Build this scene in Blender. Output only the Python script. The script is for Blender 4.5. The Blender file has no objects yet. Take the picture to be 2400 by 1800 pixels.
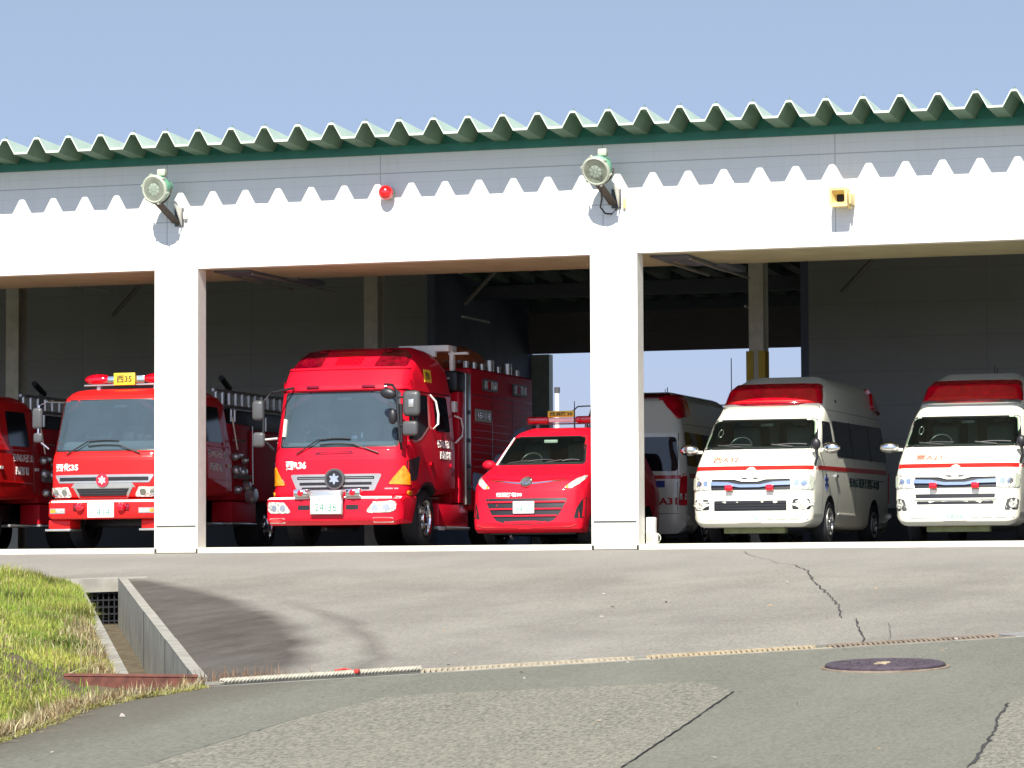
import bpy, bmesh, math, random
import numpy as np
from mathutils import Vector, Matrix, noise
from mathutils.bvhtree import BVHTree
from mathutils.geometry import tessellate_polygon
random.seed(7)
R = math.radians
SC = bpy.context.scene
COL = SC.collection

# ------------------------------------------------------------------ camera
F, TH, PI_, RO = 8125.5, .31980, .0580, -.0046
d = Vector((-math.sin(TH)*math.cos(PI_), math.cos(TH)*math.cos(PI_), math.sin(PI_)))
r = Vector((math.cos(TH), math.sin(TH), 0)); u = r.cross(d)
r2 = r*math.cos(RO)+u*math.sin(RO); u2 = -r*math.sin(RO)+u*math.cos(RO)
cd = bpy.data.cameras.new('camera'); cam = bpy.data.objects.new('camera', cd); COL.objects.link(cam)
cd.sensor_width = 36; cd.lens = 36*F/2400; cd.clip_start = .5; cd.clip_end = 3000
M = Matrix((( r2.x, u2.x, -d.x, 0), (r2.y, u2.y, -d.y, -49.755), (r2.z, u2.z, -d.z, -.6116), (0,0,0,1)))
cam.matrix_world = M
SC.camera = cam

# ------------------------------------------------------------------ sky and sun
SUN_EL, SUN_AZ = R(45.3), R(7.2)          # azimuth: to the right of the facade's normal
w = bpy.data.worlds.new('World'); SC.world = w; w.use_nodes = True
nt = w.node_tree; bg = nt.nodes['Background']
sky = nt.nodes.new('ShaderNodeTexSky'); sky.sky_type = 'NISHITA'; sky.sun_disc = False
sky.sun_elevation = SUN_EL; sky.sun_rotation = R(180)-SUN_AZ
sky.air_density = 1.0; sky.dust_density = .15; sky.ozone_density = 3.0
tn = nt.nodes.new('ShaderNodeMix'); tn.data_type = 'RGBA'; tn.blend_type = 'MULTIPLY'; tn.inputs[0].default_value = 1; tn.inputs[7].default_value = (1.0, .83, .80, 1)
nt.links.new(sky.outputs[0], tn.inputs[6])
wc = nt.nodes.new('ShaderNodeTexCoord'); dt = nt.nodes.new('ShaderNodeVectorMath'); dt.operation = 'DOT_PRODUCT'; dt.inputs[1].default_value = (math.sin(SUN_AZ), -math.cos(SUN_AZ), 0)
nt.links.new(wc.outputs['Generated'], dt.inputs[0])
mr = nt.nodes.new('ShaderNodeMapRange'); mr.inputs[1].default_value = -1; mr.inputs[2].default_value = 1; mr.inputs[3].default_value = .70; mr.inputs[4].default_value = 1.45
nt.links.new(dt.outputs['Value'], mr.inputs[0])
t2 = nt.nodes.new('ShaderNodeMix'); t2.data_type = 'RGBA'; t2.blend_type = 'MULTIPLY'; t2.inputs[0].default_value = 1
nt.links.new(tn.outputs[2], t2.inputs[6]); nt.links.new(mr.outputs[0], t2.inputs[7]); 
sz = nt.nodes.new('ShaderNodeSeparateXYZ'); nt.links.new(wc.outputs['Generated'], sz.inputs[0])
hr = nt.nodes.new('ShaderNodeValToRGB'); nt.links.new(sz.outputs[2], hr.inputs[0])
hr.color_ramp.elements[0].position = .0; hr.color_ramp.elements[0].color = (.40, .52, .94, 1); hr.color_ramp.elements[1].position = .17; hr.color_ramp.elements[1].color = (1, 1, 1, 1)
he = hr.color_ramp.elements.new(.06); he.color = (.60, .69, .98, 1)
t3 = nt.nodes.new('ShaderNodeMix'); t3.data_type = 'RGBA'; t3.blend_type = 'MULTIPLY'; t3.inputs[0].default_value = 1
nt.links.new(t2.outputs[2], t3.inputs[6]); nt.links.new(hr.outputs[0], t3.inputs[7]); nt.links.new(t3.outputs[2], bg.inputs[0]); bg.inputs[1].default_value = .082
sd = bpy.data.lights.new('sun', 'SUN'); sd.energy = 4.2; sd.angle = R(.5); sd.color = (1, .965, .90)
so = bpy.data.objects.new('sun', sd); COL.objects.link(so)
sv = Vector((math.sin(SUN_AZ)*math.cos(SUN_EL), -math.cos(SUN_AZ)*math.cos(SUN_EL), math.sin(SUN_EL)))
so.rotation_euler = sv.to_track_quat('Z', 'Y').to_euler(); so.location = (0, -30, 40)
SC.view_settings.view_transform = 'Standard'; SC.view_settings.look = 'None'
SC.view_settings.exposure = 1.12; SC.view_settings.gamma = 1
SC.cycles.max_bounces = 8; SC.cycles.transparent_max_bounces = 8
SC.cycles.sample_clamp_indirect = 6

# ------------------------------------------------------------------ materials
def mat(name, col, rough=.5, metal=0, coat=0, var=.06, scale=6, bump=0, bscale=60, emit=None, spec=None, trans=0, ior=None):
    m = bpy.data.materials.new(name); m.use_nodes = True
    n = m.node_tree; b = n.nodes['Principled BSDF']
    b.inputs['Roughness'].default_value = rough; b.inputs['Metallic'].default_value = metal
    if coat: b.inputs['Coat Weight'].default_value = coat; b.inputs['Coat Roughness'].default_value = .04
    if spec is not None: b.inputs['Specular IOR Level'].default_value = spec
    if trans: b.inputs['Transmission Weight'].default_value = trans
    if ior: b.inputs['IOR'].default_value = ior
    tc = n.nodes.new('ShaderNodeTexCoord')
    nz = n.nodes.new('ShaderNodeTexNoise'); nz.inputs['Scale'].default_value = scale; nz.inputs['Detail'].default_value = 6
    n.links.new(tc.outputs['Object'], nz.inputs['Vector'])
    cr = n.nodes.new('ShaderNodeValToRGB')
    cr.color_ramp.elements[0].position = .3; cr.color_ramp.elements[1].position = .7
    c0 = [max(0, c*(1-var)) for c in col[:3]]; c1 = [min(1, c*(1+var)) for c in col[:3]]
    cr.color_ramp.elements[0].color = (*c0, 1); cr.color_ramp.elements[1].color = (*c1, 1)
    n.links.new(nz.outputs['Fac'], cr.inputs[0]); n.links.new(cr.outputs[0], b.inputs['Base Color'])
    if bump:
        n2 = n.nodes.new('ShaderNodeTexNoise'); n2.inputs['Scale'].default_value = bscale; n2.inputs['Detail'].default_value = 4
        n.links.new(tc.outputs['Object'], n2.inputs['Vector'])
        bp = n.nodes.new('ShaderNodeBump'); bp.inputs['Strength'].default_value = bump; bp.inputs['Distance'].default_value = .01
        n.links.new(n2.outputs['Fac'], bp.inputs['Height']); n.links.new(bp.outputs[0], b.inputs['Normal'])
    if emit: b.inputs['Emission Color'].default_value = (*emit, 1); b.inputs['Emission Strength'].default_value = 1
    return m
class N:                                    # tiny node helper
    def __init__(s, m): s.n = m.node_tree
    def __call__(s, t, inp=None, **kw):
        x = s.n.nodes.new(t)
        for k, v in kw.items(): setattr(x, k, v)
        for k, v in (inp or {}).items():
            if isinstance(v, bpy.types.NodeSocket): s.n.links.new(v, x.inputs[k])
            else: x.inputs[k].default_value = v
        return x
    def math(s, op, a, b=0, c=0):
        x = s.n.nodes.new('ShaderNodeMath'); x.operation = op
        for i, v in enumerate((a, b, c)):
            if isinstance(v, bpy.types.NodeSocket): s.n.links.new(v, x.inputs[i])
            else: x.inputs[i].default_value = v
        return x.outputs[0]
    def mix(s, f, a, b):
        x = s.n.nodes.new('ShaderNodeMix'); x.data_type = 'RGBA'
        for i, v in ((0, f), (6, a), (7, b)):
            if isinstance(v, bpy.types.NodeSocket): s.n.links.new(v, x.inputs[i])
            else: x.inputs[i].default_value = v if i == 0 else (*v[:3], 1)
        return x.outputs[2]
    def ramp(s, f, e):
        x = s.n.nodes.new('ShaderNodeValToRGB'); s.n.links.new(f, x.inputs[0])
        while len(x.color_ramp.elements) < len(e): x.color_ramp.elements.new(.5)
        for q, (p, c) in zip(x.color_ramp.elements, e): q.position = p; q.color = (*c, 1) if len(c) == 3 else c
        return x.outputs[0]
def bare(name):
    m = bpy.data.materials.new(name); m.use_nodes = True; return m, N(m), m.node_tree.nodes['Principled BSDF']

def siding_mat(name='white_siding', ca=(.75, .74, .70), cb=(.80, .792, .755), ln=.55):
    m, n, b = bare(name)
    tc = n('ShaderNodeTexCoord'); sp = n('ShaderNodeSeparateXYZ', {0: tc.outputs['Object']})
    x, z = sp.outputs[0], sp.outputs[2]
    # horizontal joints every 0.62 m (one at 5.72), faint ribs every 0.155; vertical joints every 3.575
    def line(v, off, pitch, wd):
        f = n.math('FRACT', n.math('DIVIDE', n.math('SUBTRACT', v, off-wd/2), pitch))
        return n.math('LESS_THAN', f, wd/pitch)
    h = line(z, 5.72, .62, .016); v = line(x, -18.47, 3.575, .016); s = line(z, 5.72, .155, .006)
    nz = n('ShaderNodeTexNoise', {'Vector': tc.outputs['Object'], 'Scale': 1.4, 'Detail': 8})
    mp = n('ShaderNodeMapping', {'Vector': tc.outputs['Object'], 'Scale': (3, 3, .25)})
    st = n('ShaderNodeTexNoise', {'Vector': mp.outputs[0], 'Scale': 3, 'Detail': 5})
    c = n.mix(nz.outputs['Fac'], ca, cb)
    c = n.mix(n.math('MULTIPLY', st.outputs['Fac'], .16), c, (.55, .53, .48))
    mg = n('ShaderNodeMapping', {'Vector': tc.outputs['Object'], 'Scale': (9, 9, .5)})
    sg = n('ShaderNodeTexNoise', {'Vector': mg.outputs[0], 'Scale': 1.6, 'Detail': 6, 'Roughness': .7})
    c = n.mix(n.math('MULTIPLY', n.ramp(sg.outputs['Fac'], [(.52, (0, 0, 0)), (.74, (1, 1, 1))]), .16), c, (.42, .39, .31))
    c = n.mix(n.math('MULTIPLY', n.math('MAXIMUM', h, v), .55), c, (.22, .22, .22))
    c = n.mix(n.math('MULTIPLY', s, .26), c, (.3, .3, .3))
    n.n.links.new(c, b.inputs['Base Color']); b.inputs['Roughness'].default_value = .55
    bp = n('ShaderNodeBump', {'Strength': .15, 'Distance': .01, 'Height': nz.outputs['Fac']}); n.n.links.new(bp.outputs[0], b.inputs['Normal'])
    return m
def asphalt_mat(name, dark=False, base=(.182, .170, .138), hi=(.235, .221, .182), speck=.5):
    m, n, b = bare(name)
    tc = n('ShaderNodeTexCoord'); P = tc.outputs['Object']
    PA = n('ShaderNodeMapping', {'Vector': P, 'Scale': (1, .22, 1)}).outputs[0]; PB = n('ShaderNodeMapping', {'Vector': P, 'Scale': (1, .3, 1)}).outputs[0]
    n1 = n('ShaderNodeTexNoise', {'Vector': PA, 'Scale': .7, 'Detail': 6, 'Roughness': .6})
    n2 = n('ShaderNodeTexNoise', {'Vector': PA, 'Scale': 3.2, 'Detail': 8, 'Roughness': .7})
    n3 = n('ShaderNodeTexNoise', {'Vector': PB, 'Scale': 34, 'Detail': 4, 'Roughness': .8})
    vo = n('ShaderNodeTexVoronoi', {'Vector': PB, 'Scale': 26})
    c = n.mix(n.ramp(n1.outputs['Fac'], [(.35, (0, 0, 0)), (.68, (1, 1, 1))]), base, hi)
    c = n.mix(n.math('MULTIPLY', n.ramp(n2.outputs['Fac'], [(.4, (0, 0, 0)), (.75, (1, 1, 1))]), .35), c, tuple(v*.66 for v in base))
    c = n.mix(n.math('MULTIPLY', n.ramp(n3.outputs['Fac'], [(.42, (0, 0, 0)), (.6, (1, 1, 1))]), speck*.5), c, tuple(min(1, v*1.55) for v in hi))
    c = n.mix(n.math('MULTIPLY', n.ramp(vo.outputs['Distance'], [(.0, (1, 1, 1)), (.35, (0, 0, 0))]), speck*.55), c, tuple(v*.5 for v in base))
    if dark:   # old dark stained asphalt beside the ditch, with a paler band worn by tyres
        sp = n('ShaderNodeSeparateXYZ', {0: P}); x, y = sp.outputs[0], sp.outputs[1]
        nb = n('ShaderNodeTexNoise', {'Vector': P, 'Scale': .55, 'Detail': 5})
        # distance right of the ditch line (-19.9,-6.6)->(-12.3,-21.5)
        dd = n.math('ADD', n.math('MULTIPLY', n.math('ADD', x, 19.9), .892), n.math('MULTIPLY', n.math('ADD', y, 6.6), .455))
        dd = n.math('ADD', dd, n.math('MULTIPLY', n.math('SUBTRACT', nb.outputs['Fac'], .5), .55))
        t = n.math('DIVIDE', n.math('SUBTRACT', -6.3, y), 14.9)   # 0 far .. 1 near
        wd = n.math('ADD', .45, n.math('MULTIPLY', n.math('SINE', n.math('MULTIPLY', n.math('MINIMUM', n.math('MAXIMUM', t, 0), 1), 2.6)), 1.15))
        e = n.math('DIVIDE', n.math('SUBTRACT', wd, dd), .35)
        k = n.math('MULTIPLY', n.math('MINIMUM', n.math('MAXIMUM', e, 0), 1), n.math('MINIMUM', n.math('MAXIMUM', n.math('MULTIPLY', t, 14), 0), 1))
        # a second, weaker arc further out
        e2 = n.math('SUBTRACT', 1, n.math('ABSOLUTE', n.math('DIVIDE', n.math('SUBTRACT', dd, n.math('ADD', wd, .42)), .2)))
        k2 = n.math('MULTIPLY', n.math('MULTIPLY', n.math('MAXIMUM', e2, 0), .45), n.math('MINIMUM', n.math('MAXIMUM', n.math('MULTIPLY', n.math('SUBTRACT', t, .25), 4), 0), 1))
        k3 = n.math('MULTIPLY', n.ramp(n2.outputs['Fac'], [(.25, (.72, .72, .72)), (.65, (1, 1, 1))]), n.math('MAXIMUM', n.math('MULTIPLY', k, .93), k2))
        c = n.mix(k3, c, (.040, .031, .024))
        mp = n('ShaderNodeMapping', {'Vector': P, 'Scale': (.6, .35, 1)})
        ns = n('ShaderNodeTexNoise', {'Vector': mp.outputs[0], 'Scale': .9, 'Detail': 7, 'Roughness': .6})
        c = n.mix(n.math('MULTIPLY', n.ramp(ns.outputs['Fac'], [(.42, (0, 0, 0)), (.7, (1, 1, 1))]), .5), c, (.12, .11, .095))
        # cleaner, paler strip in front of the threshold
        pl = n.math('MULTIPLY', n.math('MINIMUM', n.math('MAXIMUM', n.math('DIVIDE', n.math('ADD', y, 7), 4), 0), 1), .45)
        c = n.mix(pl, c, (.235, .225, .205))
    if name == 'road_asphalt':     # soil washed onto the road beside the verge
        sp = n('ShaderNodeSeparateXYZ', {0: P}); ne = n('ShaderNodeTexNoise', {'Vector': PA, 'Scale': 1.3, 'Detail': 6})
        e = n.math('ADD', n.math('SUBTRACT', -10.75, sp.outputs[0]), n.math('MULTIPLY', n.math('SUBTRACT', ne.outputs['Fac'], .5), 1.3))
        c = n.mix(n.math('MULTIPLY', n.math('MINIMUM', n.math('MAXIMUM', n.math('MULTIPLY', e, 1.1), 0), 1), .62), c, (.075, .062, .045))
    n.n.links.new(c, b.inputs['Base Color']); b.inputs['Roughness'].default_value = .92; b.inputs['Specular IOR Level'].default_value = .25
    bp = n('ShaderNodeBump', {'Strength': .5, 'Distance': .006, 'Height': n3.outputs['Fac']}); n.n.links.new(bp.outputs[0], b.inputs['Normal'])
    return m
def glass_mat(name, tint, reflect_veil, veil_col):
    m = bpy.data.materials.new(name); m.use_nodes = True; n = N(m); nt = m.node_tree
    nt.nodes.remove(nt.nodes['Principled BSDF']); out = nt.nodes['Material Output']
    tr = n('ShaderNodeBsdfTransparent', {'Color': (*tint, 1)}); gl = n('ShaderNodeBsdfGlossy', {'Roughness': .02})
    tc = n('ShaderNodeTexCoord'); nz = n('ShaderNodeTexNoise', {'Vector': tc.outputs['Object'], 'Scale': 2.2, 'Detail': 5})
    df = n('ShaderNodeBsdfDiffuse', {'Color': n.mix(nz.outputs['Fac'], tuple(v*.7 for v in veil_col), veil_col)})  # diffuse veil puts a sky-like reflection into the pane's colour
    fr = n('ShaderNodeFresnel', {'IOR': 1.52})
    m1 = n('ShaderNodeMixShader', {0: reflect_veil, 1: tr.outputs[0], 2: df.outputs[0]})
    m2 = n('ShaderNodeMixShader', {0: fr.outputs[0], 1: m1.outputs[0], 2: gl.outputs[0]})
    nt.links.new(m2.outputs[0], out.inputs[0]); return m
def lamp_mat(name, col, rough=.12):      # faceted reflector behind clear plastic
    m, n, b = bare(name)
    tc = n('ShaderNodeTexCoord'); vo = n('ShaderNodeTexVoronoi', {'Vector': tc.outputs['Object'], 'Scale': 22})
    c = n.mix(vo.outputs['Distance'], tuple(v*.45 for v in col), col)
    n.n.links.new(c, b.inputs['Base Color'])
    b.inputs['Metallic'].default_value = .2; b.inputs['Roughness'].default_value = rough
    b.inputs['Coat Weight'].default_value = 1
    bp = n('ShaderNodeBump', {'Strength': .8, 'Distance': .03, 'Height': vo.outputs['Distance']}); n.n.links.new(bp.outputs[0], b.inputs['Normal'])
    return m

MT = dict(
 siding=siding_mat(),
 trim=mat('cream_trim', (.78, .75, .66), .5), base=mat('pillar_base', (.54, .51, .41), .6, bump=.2),
 soffit=mat('soffit_panel', (.36, .33, .19), .6, var=.12, scale=2),
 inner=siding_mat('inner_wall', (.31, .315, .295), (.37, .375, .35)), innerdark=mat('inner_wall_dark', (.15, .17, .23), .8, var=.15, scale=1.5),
 pillar=mat('inner_pillar', (.62, .58, .46), .6, var=.1), guard=mat('yellow_guard', (.55, .36, .03), .6),
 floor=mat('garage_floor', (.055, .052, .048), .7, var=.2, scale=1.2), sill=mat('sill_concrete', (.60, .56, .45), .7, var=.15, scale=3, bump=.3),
 steel=mat('beam_steel', (.10, .11, .13), .6), shutter=mat('shutter', (.23, .2, .19), .6),
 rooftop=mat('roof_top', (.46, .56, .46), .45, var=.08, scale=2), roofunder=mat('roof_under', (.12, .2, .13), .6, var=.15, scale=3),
 roofedge=mat('roof_edge', (.62, .70, .55), .5), fascia=mat('green_fascia', (.018, .165, .11), .45, var=.2, scale=3),
 tube=mat('tube_light', (.75, .73, .66), .4), track=mat('door_track', (.3, .28, .24), .45, metal=.5),
 green=mat('lamp_green', (.16, .42, .26), .4, coat=.3, var=.12), lampgrey=mat('lamp_grey', (.40, .43, .33), .45, var=.1),
 lens=mat('lamp_lens', (.34, .40, .31), .12, coat=1, var=.1), bracket=mat('bracket_dark', (.07, .05, .035), .6, var=.3, scale=20),
 beige=mat('horn_beige', (.72, .55, .22), .55, var=.12), black=mat('black_plastic', (.012, .012, .014), .45),
 dark=mat('cavity_dark', (.02, .02, .02), .9), redball=mat('alarm_red', (.75, .008, .01), .18, coat=1),
 red=mat('crimson_paint', (.58, .004, .020), .55, coat=.35, bump=.06, bscale=3, spec=.15, var=.04, scale=2), ored=mat('scarlet_paint', (.60, .010, .010), .55, coat=.35, bump=.06, bscale=3, spec=.15, var=.04, scale=2),
 gratemid=mat('grate_rusty', (.36, .29, .18), .8, var=.3, scale=9),
 olive=mat('olive_underside', (.24, .27, .13), .7, var=.2),
 redside=mat('locker_red', (.50, .004, .016), .5, var=.06, scale=2, spec=.25),
 white=mat('van_white', (.80, .783, .64), .28, coat=.5, bump=.04, bscale=3, var=.02, scale=2), wlet=mat('white_letter', (.85, .83, .76), .5), rlet=mat('orange_letter', (.72, .15, .09), .5),
 rstripe=mat('red_stripe', (.62, .015, .012), .35, coat=.5), glet=mat('green_letter', (.02, .06, .05), .5), plet=mat('plate_green', (.05, .22, .12), .5),
 plate=mat('plate_white', (.85, .86, .80), .4), yellow=mat('sign_yellow', (.80, .60, .03), .5), ylet=mat('sign_letter', (.12, .08, .02), .6),
 chrome=mat('chrome', (.80, .80, .78), .15, metal=1), silver=mat('silver_trim', (.52, .51, .48), .3, metal=.7),
 greyp=mat('grey_plastic', (.07, .07, .07), .4), rubber=mat('rubber', (.018, .018, .018), .85, bump=.4),
 cab=mat('cabin_interior', (.05, .055, .05), .8), seat=mat('seat_grey', (.16, .18, .17), .9), dash=mat('dash_grey', (.22, .24, .23), .8),
 redlens=mat('red_lens', (.56, .0, .012), .10, coat=1, var=.25, scale=9), dredlens=mat('dark_red_lens', (.16, .0, .008), .12, coat=1, var=.5, scale=9),
 amber=mat('amber_lens', (.85, .28, .01), .15, coat=1, var=.3, scale=18), hlamp=lamp_mat('headlamp', (.84, .83, .72), .2), sideglass=mat('side_glass', (.008, .010, .013), .05, spec=.45),
 wind_blue=glass_mat('windscreen_blue', (.45, .55, .58), .30, (.17, .25, .30)), wind_dark=glass_mat('windscreen_green', (.55, .66, .60), .03, (.1, .13, .12)),
 blue=mat('graphic_blue', (.03, .06, .30), .35, coat=1, var=.3), orange=mat('cover_orange', (.42, .10, .03), .7, var=.3),
 concrete=mat('ditch_concrete', (.22, .215, .18), .9, var=.25, scale=3, bump=.4), concretel=mat('ditch_concrete_top', (.27, .255, .21), .9, var=.2, scale=4, bump=.4),
 rust=mat('rusty_steel', (.10, .030, .018), .8, var=.4, scale=12), iron=mat('grate_iron', (.22, .17, .12), .7, var=.3, scale=10), ropew=mat('rope_white', (.36, .335, .26), .9, var=.2, scale=20),
 gratelt=mat('grate_light', (.36, .31, .22), .8, var=.3, scale=9), lid=mat('manhole_iron', (.075, .056, .066), .55, metal=.2, var=.3, scale=14, bump=.5), soil=mat('soil', (.085, .065, .035), .95, var=.4, scale=8, bump=.8, bscale=25),
 crack=mat('crack', (.035, .033, .03), 1), debris=mat('debris_red', (.45, .03, .02), .7), bolt=mat('bolt', (.12, .18, .14), .6),
 terrain=mat('terrain_green', (.07, .09, .04), .95, var=.4, scale=.4),
)
MT['apron'] = asphalt_mat('apron_asphalt', dark=True, speck=.9)
MT['road'] = asphalt_mat('road_asphalt', base=(.120, .120, .092), hi=(.152, .149, .117), speck=.8)
MT['patch'] = asphalt_mat('road_patch', base=(.122, .119, .090), hi=(.158, .151, .117), speck=1.9)

# ------------------------------------------------------------------ object helpers
def fin(me, smooth=True, ang=38):
    if smooth:
        me.polygons.foreach_set('use_smooth', [True]*len(me.polygons)); me.set_sharp_from_angle(angle=R(ang))
def mk(name, bm, m, parent=None, smooth=True, ang=38):
    me = bpy.data.meshes.new(name)
    if isinstance(bm, bmesh.types.BMesh): bm.to_mesh(me); bm.free()
    else: me = bm
    for q in (m if isinstance(m, (list, tuple)) else [m]): me.materials.append(q)
    fin(me, smooth, ang)
    o = bpy.data.objects.new(name, me); COL.objects.link(o)
    if parent: o.parent = parent
    return o
def tag(o, label=None, cat=None, group=None, kind=None):
    if label: o['label'] = label
    if cat: o['category'] = cat
    if group: o['group'] = group
    if kind: o['kind'] = kind
    return o
def thing(name, label, cat, loc=(0, 0, 0), rz=0, group=None):
    o = bpy.data.objects.new(name, None); COL.objects.link(o); o.empty_display_size = .3
    o.location = loc; o.rotation_euler = (0, 0, rz); return tag(o, label, cat, group)
def copy_tree(o, parent=None):
    c = o.copy(); COL.objects.link(c)
    if parent: c.parent = parent
    for ch in [q for q in bpy.data.objects if q.parent == o]: copy_tree(ch, c)
    return c
def box(bm, x0, x1, y0, y1, z0, z1, bev=0, seg=2):
    g = bmesh.ops.create_cube(bm, size=1)['verts']
    for v in g: v.co = Vector(((x0+x1)/2+v.co.x*(x1-x0), (y0+y1)/2+v.co.y*(y1-y0), (z0+z1)/2+v.co.z*(z1-z0)))
    if bev:
        es = {e for v in g for e in v.link_edges}
        bmesh.ops.bevel(bm, geom=list(es), offset=bev, segments=seg, affect='EDGES', profile=.5)
    return bm
def frame(dv):
    dv = Vector(dv).normalized(); a = Vector((0, 0, 1)) if abs(dv.z) < .9 else Vector((1, 0, 0))
    x = dv.cross(a).normalized(); return x, x.cross(dv).normalized()
def tube(bm, pts, rad, seg=8):
    pts = [Vector(p) for p in pts]; rings = []
    for i, p in enumerate(pts):
        dv = (pts[min(i+1, len(pts)-1)]-pts[max(i-1, 0)]); x, y = frame(dv)
        rr = rad[i] if isinstance(rad, (list, tuple)) else rad
        rings.append([bm.verts.new(p+x*rr*math.cos(2*math.pi*k/seg)+y*rr*math.sin(2*math.pi*k/seg)) for k in range(seg)])
    for a, b in zip(rings, rings[1:]):
        for k in range(seg): bm.faces.new((a[k], a[(k+1) % seg], b[(k+1) % seg], b[k]))
    bm.faces.new(rings[0][::-1]); bm.faces.new(rings[-1])
    bmesh.ops.recalc_face_normals(bm, faces=bm.faces); return bm
def lathe(bm, prof, o, ax, seg=24, cap=True):            # prof (radius, height along ax)
    o = Vector(o); ax = Vector(ax).normalized(); x, y = frame(ax); rings = []
    for rr, h in prof:
        if rr < 1e-5: rings.append([bm.verts.new(o+ax*h)])
        else: rings.append([bm.verts.new(o+ax*h+x*rr*math.cos(2*math.pi*k/seg)+y*rr*math.sin(2*math.pi*k/seg)) for k in range(seg)])
    for a, b in zip(rings, rings[1:]):
        for k in range(seg):
            q = [a[k % len(a)], a[(k+1) % len(a)], b[(k+1) % len(b)], b[k % len(b)]]
            q2 = []; [q2.append(v) for v in q if v not in q2]
            if len(q2) > 2: bm.faces.new(q2)
    if cap and len(rings[0]) > 1: bm.faces.new(rings[0][::-1])
    if cap and len(rings[-1]) > 1: bm.faces.new(rings[-1])
    bmesh.ops.recalc_face_normals(bm, faces=bm.faces); return bm
def ellip(bm, c, rad, seg=20, rings=12, rot=None):
    g = bmesh.ops.create_uvsphere(bm, u_segments=seg, v_segments=rings, radius=1)['verts']
    for v in g:
        q = Vector((v.co.x*rad[0], v.co.y*rad[1], v.co.z*rad[2]))
        if rot: q = rot @ q
        v.co = q+Vector(c)
    return bm
def prism(bm, pts, y0, y1):                    # outline (x,z) pushed from y0 to y1
    a = [bm.verts.new((x, y0, z)) for x, z in pts]; b = [bm.verts.new((x, y1, z)) for x, z in pts]; k = len(pts)
    for i in range(k): bm.faces.new((a[i], a[(i+1) % k], b[(i+1) % k], b[i]))
    bm.faces.new(a[::-1]); bm.faces.new(b); bmesh.ops.recalc_face_normals(bm, faces=bm.faces); return bm
def BM(): return bmesh.new()
def fillet(pts, rr, seg=4):
    out = []; k = len(pts)
    for i, p in enumerate(pts):
        rad = p[2] if len(p) > 2 else rr
        a, b, c = Vector(pts[i-1][:2]), Vector(p[:2]), Vector(pts[(i+1) % k][:2])
        l1, l2 = (a-b).length, (c-b).length; d1, d2 = (a-b).normalized(), (c-b).normalized()
        ang = math.acos(max(-1, min(1, d1.dot(d2))))
        if rad <= 0 or ang > 3.05: out.append(tuple(b)); continue
        t = min(rad/math.tan(ang/2), .45*l1, .45*l2)
        for s in range(seg+1):
            q = s/seg; out.append(tuple((b+d1*t)*(1-q)**2+b*2*q*(1-q)+(b+d2*t)*q**2))
    return out
def loft(prof, W, rad, curve=None, nflat=6, cuts_z=(), cuts_y=()):
    """closed side profile (y,z[,r]) swept across the width; W(y,z) half width; rad(y,z) edge radius; curve(t,y,z)->dy"""
    k = len(prof); P = [Vector((p[0], p[1])) for p in prof]
    area = sum(P[i].x*P[(i+1) % k].y-P[(i+1) % k].x*P[i].y for i in range(k))
    nr = []
    for i in range(k):
        e1 = (P[i]-P[i-1]).normalized(); e2 = (P[(i+1) % k]-P[i]).normalized()
        n1 = Vector((-e1.y, e1.x)); n2 = Vector((-e2.y, e2.x)); q = (n1+n2)
        q = q.normalized() if q.length > 1e-6 else n1
        nr.append(q if area > 0 else -q)
    st = [('c', -a) for a in (90, 67.5, 45, 22.5)]+[('f', -1+2*i/nflat) for i in range(nflat+1)]+[('c', a) for a in (22.5, 45, 67.5, 90)]
    bm = BM(); G = []
    for kind, v in st:
        row = []
        for i in range(k):
            y, z = P[i]; rr = rad(y, z); q = rr/W(y, z)
            if kind == 'f': x = v*(1-q); ins = 0
            else: a = R(abs(v)); x = math.copysign(1-q+q*math.sin(a), v); ins = rr*(1-math.cos(a))
            row.append(bm.verts.new((x, y+nr[i].x*ins, z+nr[i].y*ins)))
        G.append(row)
    for a, b in zip(G, G[1:]):
        for i in range(k): bm.faces.new((a[i], a[(i+1) % k], b[(i+1) % k], b[i]))
    bm.faces.new(G[0]); bm.faces.new(G[-1][::-1])
    for z in cuts_z: bmesh.ops.bisect_plane(bm, geom=bm.verts[:]+bm.edges[:]+bm.faces[:], plane_co=(0, 0, z), plane_no=(0, 0, 1))
    for y in cuts_y: bmesh.ops.bisect_plane(bm, geom=bm.verts[:]+bm.edges[:]+bm.faces[:], plane_co=(0, y, 0), plane_no=(0, 1, 0))
    for v in bm.verts:
        t, y, z = v.co; v.co = Vector((t*W(y, z), y+(curve(t, y, z) if curve else 0), z))
    bmesh.ops.recalc_face_normals(bm, faces=bm.faces); return bm
def interp(tab):
    xs = [t[0] for t in tab]; ys = [t[1] for t in tab]
    return lambda v: float(np.interp(v, xs, ys))
def bvh(o): 
    b = BM(); b.from_mesh(o.data); bmesh.ops.triangulate(b, faces=b.faces[:]); t = BVHTree.FromBMesh(b); b.free(); return t
def cut(o, cutters):
    for c in cutters:
        md = o.modifiers.new('b', 'BOOLEAN'); md.operation = 'DIFFERENCE'; md.object = c; md.solver = 'EXACT'; md.material_mode = 'TRANSFER'
    bpy.context.view_layer.update()
    dg = bpy.context.evaluated_depsgraph_get()
    me = bpy.data.meshes.new_from_object(o.evaluated_get(dg), preserve_all_data_layers=True, depsgraph=dg)
    o.modifiers.clear()
    if len(me.polygons) < .7*len(o.data.polygons): print('BOOLEAN LOST', o.name, len(me.polygons), len(o.data.polygons))
    o.data = me
    for c in cutters: bpy.data.objects.remove(c, do_unlink=True)
    fin(me)
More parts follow.
